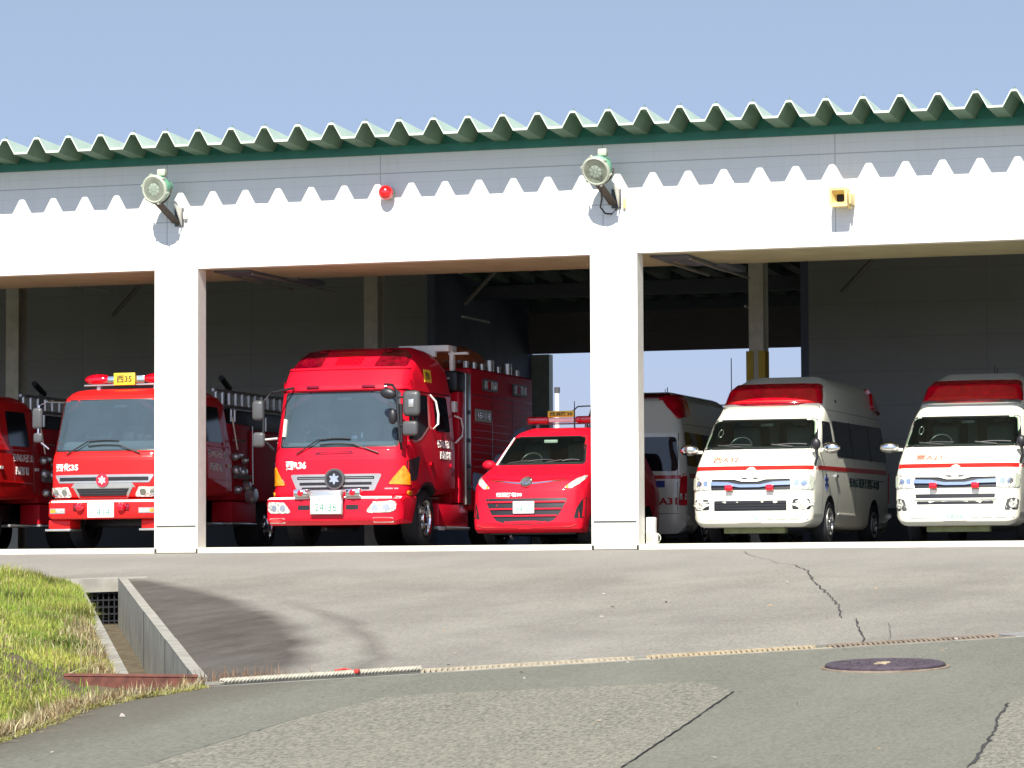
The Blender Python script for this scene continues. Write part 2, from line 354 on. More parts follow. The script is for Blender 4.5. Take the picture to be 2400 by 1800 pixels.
def cutter(bm, m, parent):
    bmesh.ops.recalc_face_normals(bm, faces=bm.faces)
    me = bpy.data.meshes.new('c'); bm.to_mesh(me); bm.free(); me.materials.append(m)
    o = bpy.data.objects.new('c', me); COL.objects.link(o); o.parent = parent; return o
VIEW = dict(F=(lambda a, b: Vector((a, -9, b)), Vector((0, 1, 0))), B=(lambda a, b: Vector((-a, 19, b)), Vector((0, -1, 0))),
            R=(lambda a, b: Vector((9, a, b)), Vector((-1, 0, 0))), L=(lambda a, b: Vector((-9, a, b)), Vector((1, 0, 0))), T=(lambda a, b: Vector((a, b, 9)), Vector((0, 0, -1))))
def hit(tree, view, a, b):
    f, dv = VIEW[view]; o = f(a, b); h, n, i, q = tree.ray_cast(o, dv)
    if h is None: h, n, i, q = tree.find_nearest(o+dv*8.5 if view != 'B' else o+dv*14)
    if n.dot(dv) > 0: n = -n
    return h, n
def patch(name, tree, outl, view, m, parent, off=.004, th=.008, step=.08, rnd=0, mirror=False, smooth=True):
    if mirror and view in 'FBT': outl = [(-a, b) for a, b in outl]
    if rnd: outl = fillet([tuple(p) for p in outl], rnd)
    bm = BM(); vs = [bm.verts.new((a, b, 0)) for a, b in outl]; bm.faces.new(vs)
    a0, a1 = min(p[0] for p in outl), max(p[0] for p in outl); b0, b1 = min(p[1] for p in outl), max(p[1] for p in outl)
    for i in range(1, int((a1-a0)/step)+1):
        bmesh.ops.bisect_plane(bm, geom=bm.verts[:]+bm.edges[:]+bm.faces[:], plane_co=(a0+i*step, 0, 0), plane_no=(1, 0, 0))
    for i in range(1, int((b1-b0)/step)+1):
        bmesh.ops.bisect_plane(bm, geom=bm.verts[:]+bm.edges[:]+bm.faces[:], plane_co=(0, b0+i*step, 0), plane_no=(0, 1, 0))
    bmesh.ops.triangulate(bm, faces=[f for f in bm.faces if len(f.verts) > 4])
    return _project(name, bm, tree, view, m, parent, off, th, smooth)
def _project(name, bm, tree, view, m, parent, off, th, smooth=True):
    bm.verts.index_update(); top = []; low = {}
    for v in bm.verts:
        h, n = hit(tree, view, v.co.x, v.co.y); low[v.index] = h-n*.004; v.co = h+n*(off+th)
    bd = [e for e in bm.edges if len(e.link_faces) == 1]
    lv = {}
    for e in bd:
        for v in e.verts:
            if v.index not in lv: lv[v.index] = bm.verts.new(low[v.index])
    bdv = [(e.verts[0], e.verts[1]) for e in bd]
    if th >= 0:
        for a, b in bdv: bm.faces.new((a, b, lv[b.index], lv[a.index]))
    bmesh.ops.recalc_face_normals(bm, faces=bm.faces)
    # make sure it faces outwards
    _, dv = VIEW[view]
    s = sum(f.normal.dot(dv)*f.calc_area() for f in bm.faces)
    if s > 0: bmesh.ops.reverse_faces(bm, faces=bm.faces[:])
    return mk(name, bm, m, parent, smooth, 50)
_tc = {}
def text_bm(s, bold=.02):
    cu = bpy.data.curves.new('t', 'FONT'); cu.body = s; cu.size = 1; cu.offset = bold; cu.resolution_u = 2
    ob = bpy.data.objects.new('t', cu); COL.objects.link(ob); bpy.context.view_layer.update()
    dg = bpy.context.evaluated_depsgraph_get(); me = bpy.data.meshes.new_from_object(ob.evaluated_get(dg))
    bpy.data.objects.remove(ob, do_unlink=True); bm = BM(); bm.from_mesh(me); bpy.data.meshes.remove(me)
    xs = [v.co.x for v in bm.verts]; ys = [v.co.y for v in bm.verts]; x0, x1, y0, y1 = min(xs), max(xs), min(ys), max(ys)
    for v in bm.verts: v.co = Vector(((v.co.x-x0)/(x1-x0), (v.co.y-y0)/(y1-y0), 0))
    return bm
def letter(tree, s, bx, view, m, parent, bold=.02, off=.006, name='lettering'):
    bm = text_bm(s, bold)
    for v in bm.verts: v.co = Vector((bx[0]+v.co.x*(bx[1]-bx[0]), bx[2]+v.co.y*(bx[3]-bx[2]), 0))
    return _project(name, bm, tree, view, m, parent, off, .001, False)
def flat_text(s, o, ux, uy, wd, ht, m, parent, bold=.02, name='lettering'):
    bm = text_bm(s, bold); o, ux, uy = Vector(o), Vector(ux).normalized(), Vector(uy).normalized()
    for v in bm.verts: v.co = o+ux*(v.co.x-.5)*wd+uy*(v.co.y-.5)*ht
    return mk(name, bm, m, parent, False)
def plate(parent, c, wd, ht, top, num, yaw=0, m='plate'):
    bm = box(BM(), c[0]-wd/2, c[0]+wd/2, c[1]-.012, c[1], c[2]-ht/2, c[2]+ht/2, .006)
    pl = mk('license_plate', bm, MT[m], parent)
    flat_text(num, (c[0], c[1]-.015, c[2]-ht*.14), (1, 0, 0), (0, 0, 1), wd*.72, ht*.46, MT['plet'], pl, .0)
    flat_text(top, (c[0], c[1]-.015, c[2]+ht*.32), (1, 0, 0), (0, 0, 1), wd*.46, ht*.18, MT['plet'], pl, 0)
    return pl
def ring(c, r0, seg=16): return [(c[0]+r0*math.cos(2*math.pi*i/seg), c[1]+r0*math.sin(2*math.pi*i/seg)) for i in range(seg)]
def rect(x0, x1, z0, z1): return [(x0, z0), (x1, z0), (x1, z1), (x0, z1)]
def wheel(parent, x, y, z, rt, wd, rr, side, style):
    """tyre + rim with holes, axis along x; side +1 = outer face towards +x"""
    s = side
    t = mk('wheel', lathe(BM(), [(rr*.98, 0), (rr*.99, .01), (rt*.86, .0), (rt*.97, .03), (rt, .06), (rt, wd-.05), (rt*.95, wd), (rr, wd)], (x, y, z), (-s, 0, 0), 36, False), MT['rubber'], parent)
    if style == 'truck': pr = [(0, .0), (.05, .0), (.09, .01), (.10, .045), (rr*.5, .05), (rr*.58, .06), (rr*.84, .075), (rr*.9, .012), (rr*1.0, -.006), (rr*1.0, .03)]
    else: pr = [(0, .0), (.03, .0), (.035, .02), (rr*.3, .03), (rr*.62, .015), (rr*.86, .035), (rr*.92, .0), (rr*1.0, -.004), (rr*1.0, .03)]
    rb = lathe(BM(), pr, (x+s*.004, y, z), (-s, 0, 0), 32, False); k0 = len(rb.faces)
    n = 8 if style == 'truck' else 6; dpt = .068 if style == 'truck' else .018
    for i in range(n):
        a = 2*math.pi*i/n; rad = rr*.74 if style == 'truck' else rr*.7
        lathe(rb, [(rr*.1, 0), (rr*.1, .02)], (x-s*(dpt-.012), y+rad*math.cos(a), z+rad*math.sin(a)), (s, 0, 0), 10)
    rb.faces.ensure_lookup_table(); k1 = len(rb.faces)
    for f in rb.faces[k0:k1]: f.material_index = 1
    m_ = 8 if style == 'truck' else 5
    for i in range(m_):
        a = 2*math.pi*(i+.5)/m_; rad = rr*.42
        lathe(rb, [(.018, 0), (.018, .03)], (x-s*.048 if style == 'truck' else x-s*.03, y+rad*math.cos(a), z+rad*math.sin(a)), (s, 0, 0), 6)
    mk('rim', rb, [MT['chrome' if style == 'truck' else 'silver'], MT['dark']], t)
    return t
def wiper(parent, tree, a, b, c):
    """arm a->b, blade b->c in front-view coordinates"""
    pts = []
    for p, o in ((a, .03), (b, .05)): h, n = hit(tree, 'F', *p); pts.append(h+n*o)
    bm = tube(BM(), pts, .011, 6); q = []
    for i in range(7):
        t = i/6; h, n = hit(tree, 'F', b[0]+(c[0]-b[0])*t, b[1]+(c[1]-b[1])*t+.015*math.sin(math.pi*t)); q.append(h+n*.028)
    tube(bm, q, .012, 6); return mk('wiper', bm, MT['black'], parent)
def snow(parent, tree, c, rad, m, view='F'):
    """fire service crest: six-armed snowflake with a round heart"""
    pts = []
    for i in range(24):
        a = math.pi*2*i/24; q = (i % 4); rr = rad*(1.0 if q == 0 else .72 if q in (1, 3) else .52)
        pts.append((c[0]+rr*math.sin(a), c[1]+rr*math.cos(a)))
    return patch('crest', tree, pts, view, m, parent, .022, .006, .2)
def seat(parent, x, y, z, wd=.42, m='seat'):
    bm = box(BM(), x-wd/2, x+wd/2, y, y+.14, z, z+.42, .05, 3); box(bm, x-.12, x+.12, y+.02, y+.11, z+.45, z+.64, .04, 3)
    return mk('seat', bm, MT[m], parent)
def steering(parent, x, y, z, rad=.2):
    bm = BM(); k = 24; pts = []
    tilt = R(35)
    for i in range(k+1):
        a = 2*math.pi*i/k; pts.append((x+rad*math.cos(a), y+rad*math.sin(a)*math.sin(tilt)*-1*-1, z+rad*math.sin(a)*math.cos(tilt)))
    tube(bm, pts, .014, 6); tube(bm, [(x-rad, y, z), (x+rad, y, z)], .012, 6)
    return mk('steering_wheel', bm, MT['greyp'], parent)

# ================================================================== setting
SL = .062
def gz(x, y): return -.09+SL*min(y, 0)
def sheet(name, outl, m, dz=0, kind='structure', step=0, parent=None):
    bm = BM(); vs = [bm.verts.new((x, y, gz(x, y)+dz)) for x, y in outl]
    for tri in tessellate_polygon([[Vector((x, y, 0)) for x, y in outl]]): bm.faces.new([vs[i] for i in tri])
    bmesh.ops.recalc_face_normals(bm, faces=bm.faces)
    if sum(f.normal.z for f in bm.faces) < 0: bmesh.ops.reverse_faces(bm, faces=bm.faces[:])
    o = mk(name, bm, MT[m], parent, False)
    if kind: tag(o, kind=kind)
    return o
DF, DN = Vector((-19.93, -6.64)), Vector((-12.32, -21.54))        # inner edge of the ditch's right wall
DD = (DN-DF).normalized(); DP = Vector((DD.y, -DD.x)); DP = DP if DP.x < 0 else -DP      # towards the bank
# apron between the garage and the drain line
A0, A1 = Vector((-12.17, -21.99)), Vector((-5.89, -16.24)); AD = (A1-A0).normalized(); AN = Vector((-AD.y, AD.x))  # AN points up the slope
A2 = A0+AD*29.5
wall_out = DF-DP*.10; wall_out_n = DN-DP*.10
sheet('apron', [(-60, 0), (-60, -6.6), (-20.6, -6.6), tuple(wall_out), tuple(wall_out_n), tuple(A0+AN*.02), tuple(A2+AN*.02), (12, -.7), (45, -.7), (45, 0)], 'apron')
d0 = A0-AN*.40; d2 = A2-AN*.40
sheet('road', [tuple(d0), (-11.9, -22.9), (-12.08, -23.6), (-12.05, -24.4), (-11.82, -25.48), (-11.62, -26.69), (-11.5, -30), (-11.8, -60), (45, -60), (45, -.7), (12.2, -.7), tuple(d2)], 'road')
# coarse repaired patches of the road
sheet('road_patch', [(-9.82, -28.15), (-9.92, -26.4), (-9.99, -24.85), (-9.98, -24.0), (-9.94, -23.11), (-9.5, -22.7), (-8.6, -22.15), (-7.75, -21.62), (-7.6, -21.72), (-7.16, -22.46), (-6.85, -25), (-6.52, -27.8), (-6.3, -33), (-10, -33)], 'patch', .005)
sheet('road_patch', [(-4.27, -27.56), (-4.38, -26.4), (-4.49, -25.47), (-4.68, -24.2), (-4.77, -23.31), (-4.77, -22.7), (-4.4, -22.4), (0, -20), (3, -33), (-4.0, -33)], 'patch', .005)
# wide terrain under everything
bm = BM(); ys = [-700, -62, -6, 0, 60, 900]; zs = [-5.2, -5.0, -1.55, -1.2, -1.2, -3]
rows = [[bm.verts.new((x, y, z)) for x in (-900, -60, 60, 900)] for y, z in zip(ys, zs)]
for a, b in zip(rows, rows[1:]):
    for i in range(3): bm.faces.new((a[i], a[i+1], b[i+1], b[i]))
tag(mk('terrain', bm, MT['terrain'], None, False), kind='structure')
bm = BM(); box(bm, -60, 45, 18.2, 60, -1.1, -.12); tag(mk('back_yard', bm, MT['road'], None, False), kind='structure')

def crack(pts, wd, jit=.02):
    wd *= .55; jit *= .5
    bm = BM(); P = []
    for a, b in zip(pts, pts[1:]):
        k = max(2, int((Vector(b)-Vector(a)).length/.12))
        for i in range(k): P.append(Vector(a).lerp(Vector(b), i/k)+Vector((random.uniform(-jit, jit), random.uniform(-jit, jit)*2.5)))
    P.append(Vector(pts[-1])); row = []
    for i, p in enumerate(P):
        t = (P[min(i+1, len(P)-1)]-P[max(i-1, 0)]).normalized(); q = Vector((-t.y, t.x))*wd*random.uniform(.3, 1)
        row.append([bm.verts.new((p.x+s*q.x, p.y+s*q.y, gz(p.x, p.y)+.010)) for s in (-1, 1)])
    for a, b in zip(row, row[1:]): bm.faces.new((a[0], a[1], b[1], b[0]))
    bmesh.ops.recalc_face_normals(bm, faces=bm.faces)
    o = mk('crack', bm, MT['crack'], None, False); return tag(o, kind='structure')
crack([(-12.67, -.79), (-12.3, -1.9), (-11.76, -2.98), (-11.4, -3.9), (-11.05, -4.38)], .012)
crack([(-11.05, -4.38), (-10.5, -5.87), (-9.9, -8.1), (-9.22, -10.3), (-8.6, -12.4), (-8.16, -14.21)], .022, .03)
crack([(-8.0, -14.27), (-7.6, -15.8), (-7.18, -17.51)], .02, .03)
crack([(-7.5, -14.9), (-7.0, -17.2)], .006)
crack([(-9.82, -28.15), (-9.92, -26.4), (-9.99, -24.85)], .010, .012)
crack([(-9.99, -24.85), (-9.94, -23.11)], .005, .012)
crack([(-6.52, -27.8), (-6.85, -25), (-7.16, -22.46)], .013, .012)
crack([(-7.75, -21.62), (-7.33, -21.39), (-7.02, -20.85)], .009, .01)
crack([(-8.6, -22.15), (-7.75, -21.62)], .004, .01)
crack([(-4.27, -27.56), (-4.38, -26.4), (-4.49, -25.47), (-4.68, -24.2), (-4.77, -23.31)], .03, .03)

# ------------------------------------------------------------------ drain along the road
t = thing('drain_channel', 'long rusty grated drain channel running across the foot of the asphalt ramp', 'drain', (A0.x, A0.y, 0))
org = Vector((A0.x, A0.y, 0))
def dpt(s, q, dz): p = A0+AD*s-AN*q; return Vector((p.x, p.y, gz(p.x, p.y)+dz))-org
def dbox(bm, s0, s1, q0, q1, z0, z1):
    v = [bm.verts.new(dpt(s, q, z)) for z in (z0, z1) for s, q in ((s0, q0), (s1, q0), (s1, q1), (s0, q1))]
    for f in ((0, 1, 2, 3), (4, 5, 6, 7), (0, 1, 5, 4), (1, 2, 6, 5), (2, 3, 7, 6), (3, 0, 4, 7)): bm.faces.new([v[i] for i in f])
bm = BM()
for s in np.arange(0, 30, .5): dbox(bm, s, s+.5, -.018, .006, -.12, .006); dbox(bm, s, s+.5, .362, .402, -.12, .004)
bmesh.ops.recalc_face_normals(bm, faces=bm.faces); mk('drain_edge', bm, MT['concrete'], t, False)
bm = BM(); dbox(bm, 0, 30, .006, .362, -.14, -.022); bmesh.ops.recalc_face_normals(bm, faces=bm.faces); mk('drain_bed', bm, MT['crack'], t, False)
for s0, s1, m, pitch in ((2.2, 4.3, 'gratelt', .055), (4.43, 6.2, 'gratemid', .055), (6.33, 8.2, 'iron', .055), (9.05, 11, 'iron', .055), (11.13, 15, 'iron', .055)):
    bm = BM(); s = s0
    while s < s1-.03:
        zt = .004+random.uniform(0, .004); k_ = .45; v = [bm.verts.new(dpt(a-k_*q, q, z)) for z in (-.006, zt) for a, q in ((s, .030), (s+pitch*.5, .030), (s+pitch*.5, .340), (s, .340))]
        for f in ((0, 1, 2, 3), (4, 5, 6, 7), (0, 1, 5, 4), (1, 2, 6, 5), (2, 3, 7, 6), (3, 0, 4, 7)): bm.faces.new([v[i] for i in f])
        s += pitch
    dbox(bm, s0, s1, .010, .028, -.05, .010); dbox(bm, s0, s1, .342, .360, -.05, .010)
    bmesh.ops.recalc_face_normals(bm, faces=bm.faces); mk('grate', bm, MT[m], t, False)
bm = BM(); dbox(bm, 8.2, 8.95, .0, .365, -.02, .012); bmesh.ops.recalc_face_normals(bm, faces=bm.faces); mk('cover_plate', bm, MT['silver'], t, False)
bm = BM(); dbox(bm, 9.0, 12.2, .364, .43, -.05, .016); bmesh.ops.recalc_face_normals(bm, faces=bm.faces); mk('channel_frame', bm, MT['gratelt'], t, False)

# rope lying in the left end of the drain
def twisted(p0, p1, rad, pitch, sag=.01):
    bm = BM(); L = (p1-p0).length; dv = (p1-p0).normalized(); x, y = frame(dv); n = int(L/pitch*9)
    for ph in (0, 2*math.pi/3, 4*math.pi/3):
        pts = []
        for i in range(n+1):
            s = i/n*L; a = 2*math.pi*s/pitch+ph; w = .012*math.sin(s*3.1)+.008*math.sin(s*7.7)
            pts.append(p0+dv*s+x*(rad*.55*math.cos(a)+w)+y*(rad*.55*math.sin(a)))
        tube(bm, pts, rad*.62, 5)
    return bm
o = A0+AD*.25-AN*.16; e = A0+AD*2.15-AN*.10
p0 = Vector((o.x, o.y, gz(*o)+.02)); p1 = Vector((e.x, e.y, gz(*e)+.02))
rp = mk('rope', twisted(p0, p1, .027, .10), MT['ropew']); tag(rp, 'thick white twisted rope lying along the left end of the drain', 'rope')
q = A0+AD*1.45-AN*.10; z = gz(*q)-.03
bm = BM(); tube(bm, [(q.x-.10, q.y-.06, z+.07), (q.x-.03, q.y, z+.085), (q.x+.03, q.y+.02, z+.07)], .012, 6); box(bm, q.x+.05, q.x+.10, q.y+.0, q.y+.05, z+.045, z+.085, .012)
tag(mk('tape_scrap', bm, MT['debris'], None), 'small scrap of red tape caught on the white rope', 'litter')

# manhole cover
t = thing('manhole_cover', 'round dark purple-brown iron manhole cover set in the road', 'manhole cover', (-6.42, -20.11, gz(0, -20.11)))
rot = Matrix.Rotation(math.atan(SL), 4, 'X')
def tilt(bm):
    for v in bm.verts: v.co = rot @ v.co
    return bm
mk('frame_ring', tilt(lathe(BM(), [(.56, -.06), (.56, .010), (.535, .014), (.525, .0)], (0, 0, 0), (0, 0, 1), 64)), MT['iron'], t)
lidbm = (lathe(BM(), [(.52, -.05), (.52, .030), (.505, .040), (.44, .041), (.43, .034), (.38, .034), (.37, .041), (.06, .043), (0, .043)], (0, 0, 0), (0, 0, 1), 64)); bm = lidbm
for i in range(12):
    a = math.pi*2*i/12
    for rr in (.16, .26, .33): box(bm, rr*math.cos(a)-.022, rr*math.cos(a)+.022, rr*math.sin(a)-.022, rr*math.sin(a)+.022, .04, .047)
mk('lid', tilt(bm), MT['lid'], t, False)
bm = BM()
for x0, x1, y0, y1 in ((-.06, .05, -.16, -.10), (-.06, -.03, -.12, .0), (-.04, .05, -.03, .02)): box(bm, x0, x1, y0-.02, y1, .041, .050)
mk('yellow_mark', tilt(bm), MT['gratemid'], t, False)

# ------------------------------------------------------------------ concrete ditch
t = thing('concrete_ditch', 'open concrete drainage ditch between the grass bank and the ramp', 'ditch', (DF.x, DF.y, 0)); org = Vector((DF.x, DF.y, 0))
Lh = (DN-DF).length+.32
def cp(s, q, z): p = DF+DD*s+DP*q; return Vector((p.x, p.y, gz(p.x, p.y)+z))-org
def cbox(bm, s0, s1, q0, q1, z0, z1, zz=None):
    v = [bm.verts.new(cp(s, q, z)) for z in (z0, z1) for s, q in ((s0, q0), (s1, q0), (s1, q1), (s0, q1))]
    for f in ((0, 1, 2, 3), (4, 5, 6, 7), (0, 1, 5, 4), (1, 2, 6, 5), (2, 3, 7, 6), (3, 0, 4, 7)): bm.faces.new([v[i] for i in f])
segs = [(0, 7.5), (7.52, 12.1), (12.12, 16.0), (16.02, Lh)]
for i, (a, b) in enumerate(segs):
    bm = BM(); cbox(bm, a, b, -.105, 0, -.75, .015+.006*i); bmesh.ops.recalc_face_normals(bm, faces=bm.faces)
    w_ = mk('ditch_wall', bm, MT['concrete'], t, False)
    bm = BM(); cbox(bm, a, b, -.108, .003, .018+.006*i, .026+.006*i); bmesh.ops.recalc_face_normals(bm, faces=bm.faces); mk('wall_cap', bm, MT['concretel'], w_, False)
for a, b in ((0, 8.8), (8.82, 12.5), (12.52, Lh-.55)):
    bm = BM(); cbox(bm, a, b, .52, .63, -.75, -.03); bmesh.ops.recalc_face_normals(bm, faces=bm.faces)
    w_ = mk('ditch_wall', bm, MT['concrete'], t, False)
    bm = BM(); cbox(bm, a, b, .517, .633, -.028, -.02); bmesh.ops.recalc_face_normals(bm, faces=bm.faces); mk('wall_cap', bm, MT['concretel'], w_, False)
bm = BM(); cbox(bm, Lh-.66, Lh-.55, .635, 1.25, -.75, -.03); cbox(bm, Lh-.54, Lh-.1, .52, .63, -.75, -.14); bmesh.ops.recalc_face_normals(bm, faces=bm.faces); mk('return_wall', bm, MT['concretel'], t, False)
bm = BM(); cbox(bm, -.3, Lh+.3, .003, .517, -.80, -.62); bmesh.ops.recalc_face_normals(bm, faces=bm.faces); mk('ditch_floor', bm, MT['soil'], t, False)
for q in (7.5, 12.1, 16.0):
    bm = BM(); cbox(bm, q-.006, q+.03, -.104, .006, -.75, .030); bmesh.ops.recalc_face_normals(bm, faces=bm.faces); mk('wall_joint', bm, MT['crack'], t, False)
bm = BM(); cbox(bm, -.32, -.02, -.4, 1.6, -.17, .008); bmesh.ops.recalc_face_normals(bm, faces=bm.faces); mk('headwall', bm, MT['concretel'], t, False)
bm = BM(); cbox(bm, -.5, -.45, -.1, .7, -.8, -.17); bmesh.ops.recalc_face_normals(bm, faces=bm.faces); mk('culvert_back', bm, MT['dark'], t, False)
bm = BM()
for i in range(7): a = .04+i*.075; cbox(bm, -.10, -.08, a, a+.016, -.62, -.17)
for i in range(5): z = -.58+i*.095; cbox(bm, -.097, -.083, .003, .517, z, z+.02)
bmesh.ops.recalc_face_normals(bm, faces=bm.faces); mk('culvert_grid', bm, MT['black'], t, False)

# rusty steel bar across the near end
a, b = Vector((-13.25, -22.2)), Vector((-12.1, -21.93))
bm = tube(BM(), [(a.x, a.y, gz(*a)+.085), (b.x, b.y, gz(*b)+.055)], .022, 4)
dvb = (b-a).normalized(); nb = Vector((dvb.y, -dvb.x))
v = [bm.verts.new((p.x+nb.x*q, p.y+nb.y*q, gz(*p)+z)) for p, up in ((a, .03), (b, 0)) for q, z in ((-.02, .05+up), (.03, .045+up), (.03, -.09), (-.02, -.09))]
for f in ((0, 1, 5, 4), (1, 2, 6, 5), (2, 3, 7, 6), (3, 0, 4, 7), (0, 1, 2, 3), (4, 5, 6, 7)): bm.faces.new([v[i] for i in f])
bmesh.ops.recalc_face_normals(bm, faces=bm.faces); tag(mk('steel_bar', bm, MT['rust'], None, False), 'rusty red steel bar lying across the near end of the ditch', 'bar')

# ------------------------------------------------------------------ grass bank
edge_pts = [(-11.9, -22.5), (-12.08, -23.4), (-12.1, -24.2), (-11.85, -25.4), (-11.65, -26.69), (-11.5, -30), (-11.5, -34)]
def edge_x(y):   # x of the road's grassy edge at this y
    e = edge_pts[::-1]; return float(np.interp(y, [p[1] for p in e], [p[0] for p in e]))
def bank_h(x, y):
    """height of the bank above the ground plane; None outside it"""
    p = Vector((x, y))-DF; s = p.dot(DD); q = p.dot(DP)
    if s < -.1: return None
    if y > -22.14:
        du = q-.64
    else:
        du = edge_x(y)-x if y < -21.9 else min(q-.64, 1)
    if du < 0: return None
    dn = 9.0
    if y < -22.1: dn = max(0, edge_x(min(y, -22.5))-x)
    if dn <= 0: return None
    far = min(1, max(0, (s+.1)/.8))
    h = -.05+.36*min(1, du/1.5)**.75
    h = min(h, .0+.20*min(1, dn/.16)+.10*min(1, dn/1.6)+.12*min(1, dn/4)) if dn < 5 else h
    fx = min(1, max(0, (-12.95-x)/.8)); h = -.03*(1-fx)+h*fx if y < -21 else h
    return h*far+.04*noise.noise(Vector((x*1.3, y*1.3, 0)))-.02
bm = BM(); nx, ny = 190, 210; grid = {}
for j in range(ny+1):
    y = -6.5-(27.5)*j/ny
    xr = (DF+DD*((-6.64-y)/(-DD.y))).x-.72 if y > -21.4 else edge_x(min(y, -22.5))-.01
    if -22.12 < y <= -21.4: xr = (DF+DD*((-6.64-y)/(-DD.y))).x-.70
    elif -22.5 < y <= -22.12: xr = edge_x(-22.5)-.02
    for i in range(nx+1):
        x = xr-14*(i/nx)**1.6; h = bank_h(x, y); h = -.1 if h is None else h
        if i == 0: h = -.12
        grid[i, j] = bm.verts.new((x, y, gz(x, y)+h))
for j in range(ny):
    for i in range(nx): bm.faces.new((grid[i, j], grid[i+1, j], grid[i+1, j+1], grid[i, j+1]))
bmesh.ops.recalc_face_normals(bm, faces=bm.faces)
if sum(f.normal.z for f in bm.faces) < 0: bmesh.ops.reverse_faces(bm, faces=bm.faces[:])
tag(mk('grass_bank', bm, MT['soil'], None), kind='structure')

def grass_material():
    m, n, b = bare('grass_blades')
    at = n('ShaderNodeAttribute', attribute_name='Col')
    n.n.links.new(at.outputs['Color'], b.inputs['Base Color']); b.inputs['Roughness'].default_value = .55
    b.inputs['Specular IOR Level'].default_value = .3
    tl = n('ShaderNodeBsdfTranslucent', {'Color': at.outputs['Color']}); ms = n('ShaderNodeMixShader', {0: .3, 1: b.outputs[0], 2: tl.outputs[0]})
    n.n.links.new(ms.outputs[0], m.node_tree.nodes['Material Output'].inputs[0]); return m
GM = grass_material()
def blades(name, n, sampler, hfun, cfun, wfun, lean, label=None):
    V = []; Fc = []; C = []
    rnd = random.Random(3)
    k = 0
    while k < n:
        s = sampler(rnd)
        if s is None: continue
        x, y, z = s; h = hfun(rnd, x, y); wd = wfun(rnd); a = rnd.uniform(0, 2*math.pi); la = rnd.uniform(0, 2*math.pi); ln = abs(rnd.gauss(0, lean))
        dx, dy = math.cos(a)*wd/2, math.sin(a)*wd/2; lx, ly = math.cos(la)*ln*h, math.sin(la)*ln*h
        hh = h*math.sqrt(max(.12, 1-min(ln, .9)**2)); i = len(V)
        V += [(x-dx, y-dy, z), (x+dx, y+dy, z), (x+lx*.35+dx*.7, y+ly*.35+dy*.7, z+hh*.6), (x+lx*.35-dx*.7, y+ly*.35-dy*.7, z+hh*.6), (x+lx, y+ly, z+hh)]
        Fc += [(i, i+1, i+2, i+3), (i+3, i+2, i+4)]; c = cfun(rnd, x, y); C += [c]*5; k += 1
    me = bpy.data.meshes.new(name); me.from_pydata(V, [], Fc); me.materials.append(GM)
    ca = me.color_attributes.new('Col', 'FLOAT_COLOR', 'POINT'); ca.data.foreach_set('color', np.array([(*c, 1) for c in C], 'f').ravel())
    o = bpy.data.objects.new(name, me); COL.objects.link(o); tag(o, label, None, None, 'stuff'); return o
def tint(r_, cs):
    f = r_.uniform(.6, 1.1); return [v*f for v in cs[int(r_.random()*len(cs))]]
def gsamp(rnd):
    y = -7-26*rnd.random()**1.0; 
    y = rnd.uniform(-27.5, -7) 
    s = (-6.64-y)/(-DD.y); xr = (DF+DD*s).x-.6 if y > -22.1 else edge_x(min(y, -22.5))
    x = xr-rnd.random()**1.3*(5.0 if y > -21 else 3.2)
    # keep to what lies near the photograph's field
    h = bank_h(x, y)
    if h is None: return None
    if y < -20.6 and x > -13.45-max(0, -22.2-y)*-.9 and y > -23.6 and rnd.random() < .93: return None
    if y < -21 and edge_x(min(y, -22.5))-x < .16 and rnd.random() < .75: return None
    if noise.noise(Vector((x*2.1, y*.9, 7))) > .32 and rnd.random() < .55: return None
    return x, y, gz(x, y)+h-.01
def gsamp2(rnd):
    s = rnd.uniform(2.2, 8.9); p = DF+DD*s+DP*(.60+abs(rnd.gauss(0, .10))); return p.x, p.y, gz(p.x, p.y)-.03
def gcol(rnd, x, y):
    t = .5+.5*noise.noise(Vector((x*.9, y*.5, 3)))+rnd.uniform(-.28, .28); q = .5+.5*noise.noise(Vector((x*1.6+9, y*.8, 1)))
    a, b = (.15, .29, .03), (.47, .48, .09)
    c = [a[i]*(1-t)+b[i]*t for i in range(3)]
    dk = noise.noise(Vector((x*2.6, y*1.1, 11)))
    if dk > .12: c = [v*(1-min(.6, (dk-.12)*2.4)) for v in c]
    if rnd.random() < .12+.55*max(0, q-.48): c = [.50, .42, .20] if rnd.random() < .6 else [.30, .20, .09]
    if rnd.random() < .12: c = [v*.5 for v in c]
    f = rnd.uniform(.75, 1.2); return [min(1, max(0, v*f)) for v in c]
blades('grass', 120000, lambda r_: gsamp2(r_) if r_.random() < .05 else gsamp(r_), lambda r_, x, y: r_.uniform(.04, .115)*(1+.8*noise.noise(Vector((x*1.5, y*1.2, 5))))*(1.25 if y > -14 else 1), gcol, lambda r_: r_.uniform(.006, .013), .75, 'long green and yellowing grass on the bank')
def dsamp(rnd):
    y = rnd.uniform(-28, -22.2); x = edge_x(min(y, -22.5))-abs(rnd.gauss(0, .13))+.02
    if y > -23.1 and rnd.random() < .6: y -= 1.5; x = edge_x(min(y, -22.5))-abs(rnd.gauss(0, .13))
    h = bank_h(x, y)
    return x, y, gz(x, y)+max(h if h is not None else 0, -.03)
def dsamp2(rnd):
    if rnd.random() < .7: return dsamp(rnd)
    s = rnd.uniform(9, Lh-.4); q = .66+abs(rnd.gauss(0, .16)); p = DF+DD*s+DP*q; h = bank_h(p.x, p.y)
    return p.x, p.y, gz(p.x, p.y)+(h if h is not None else -.03)
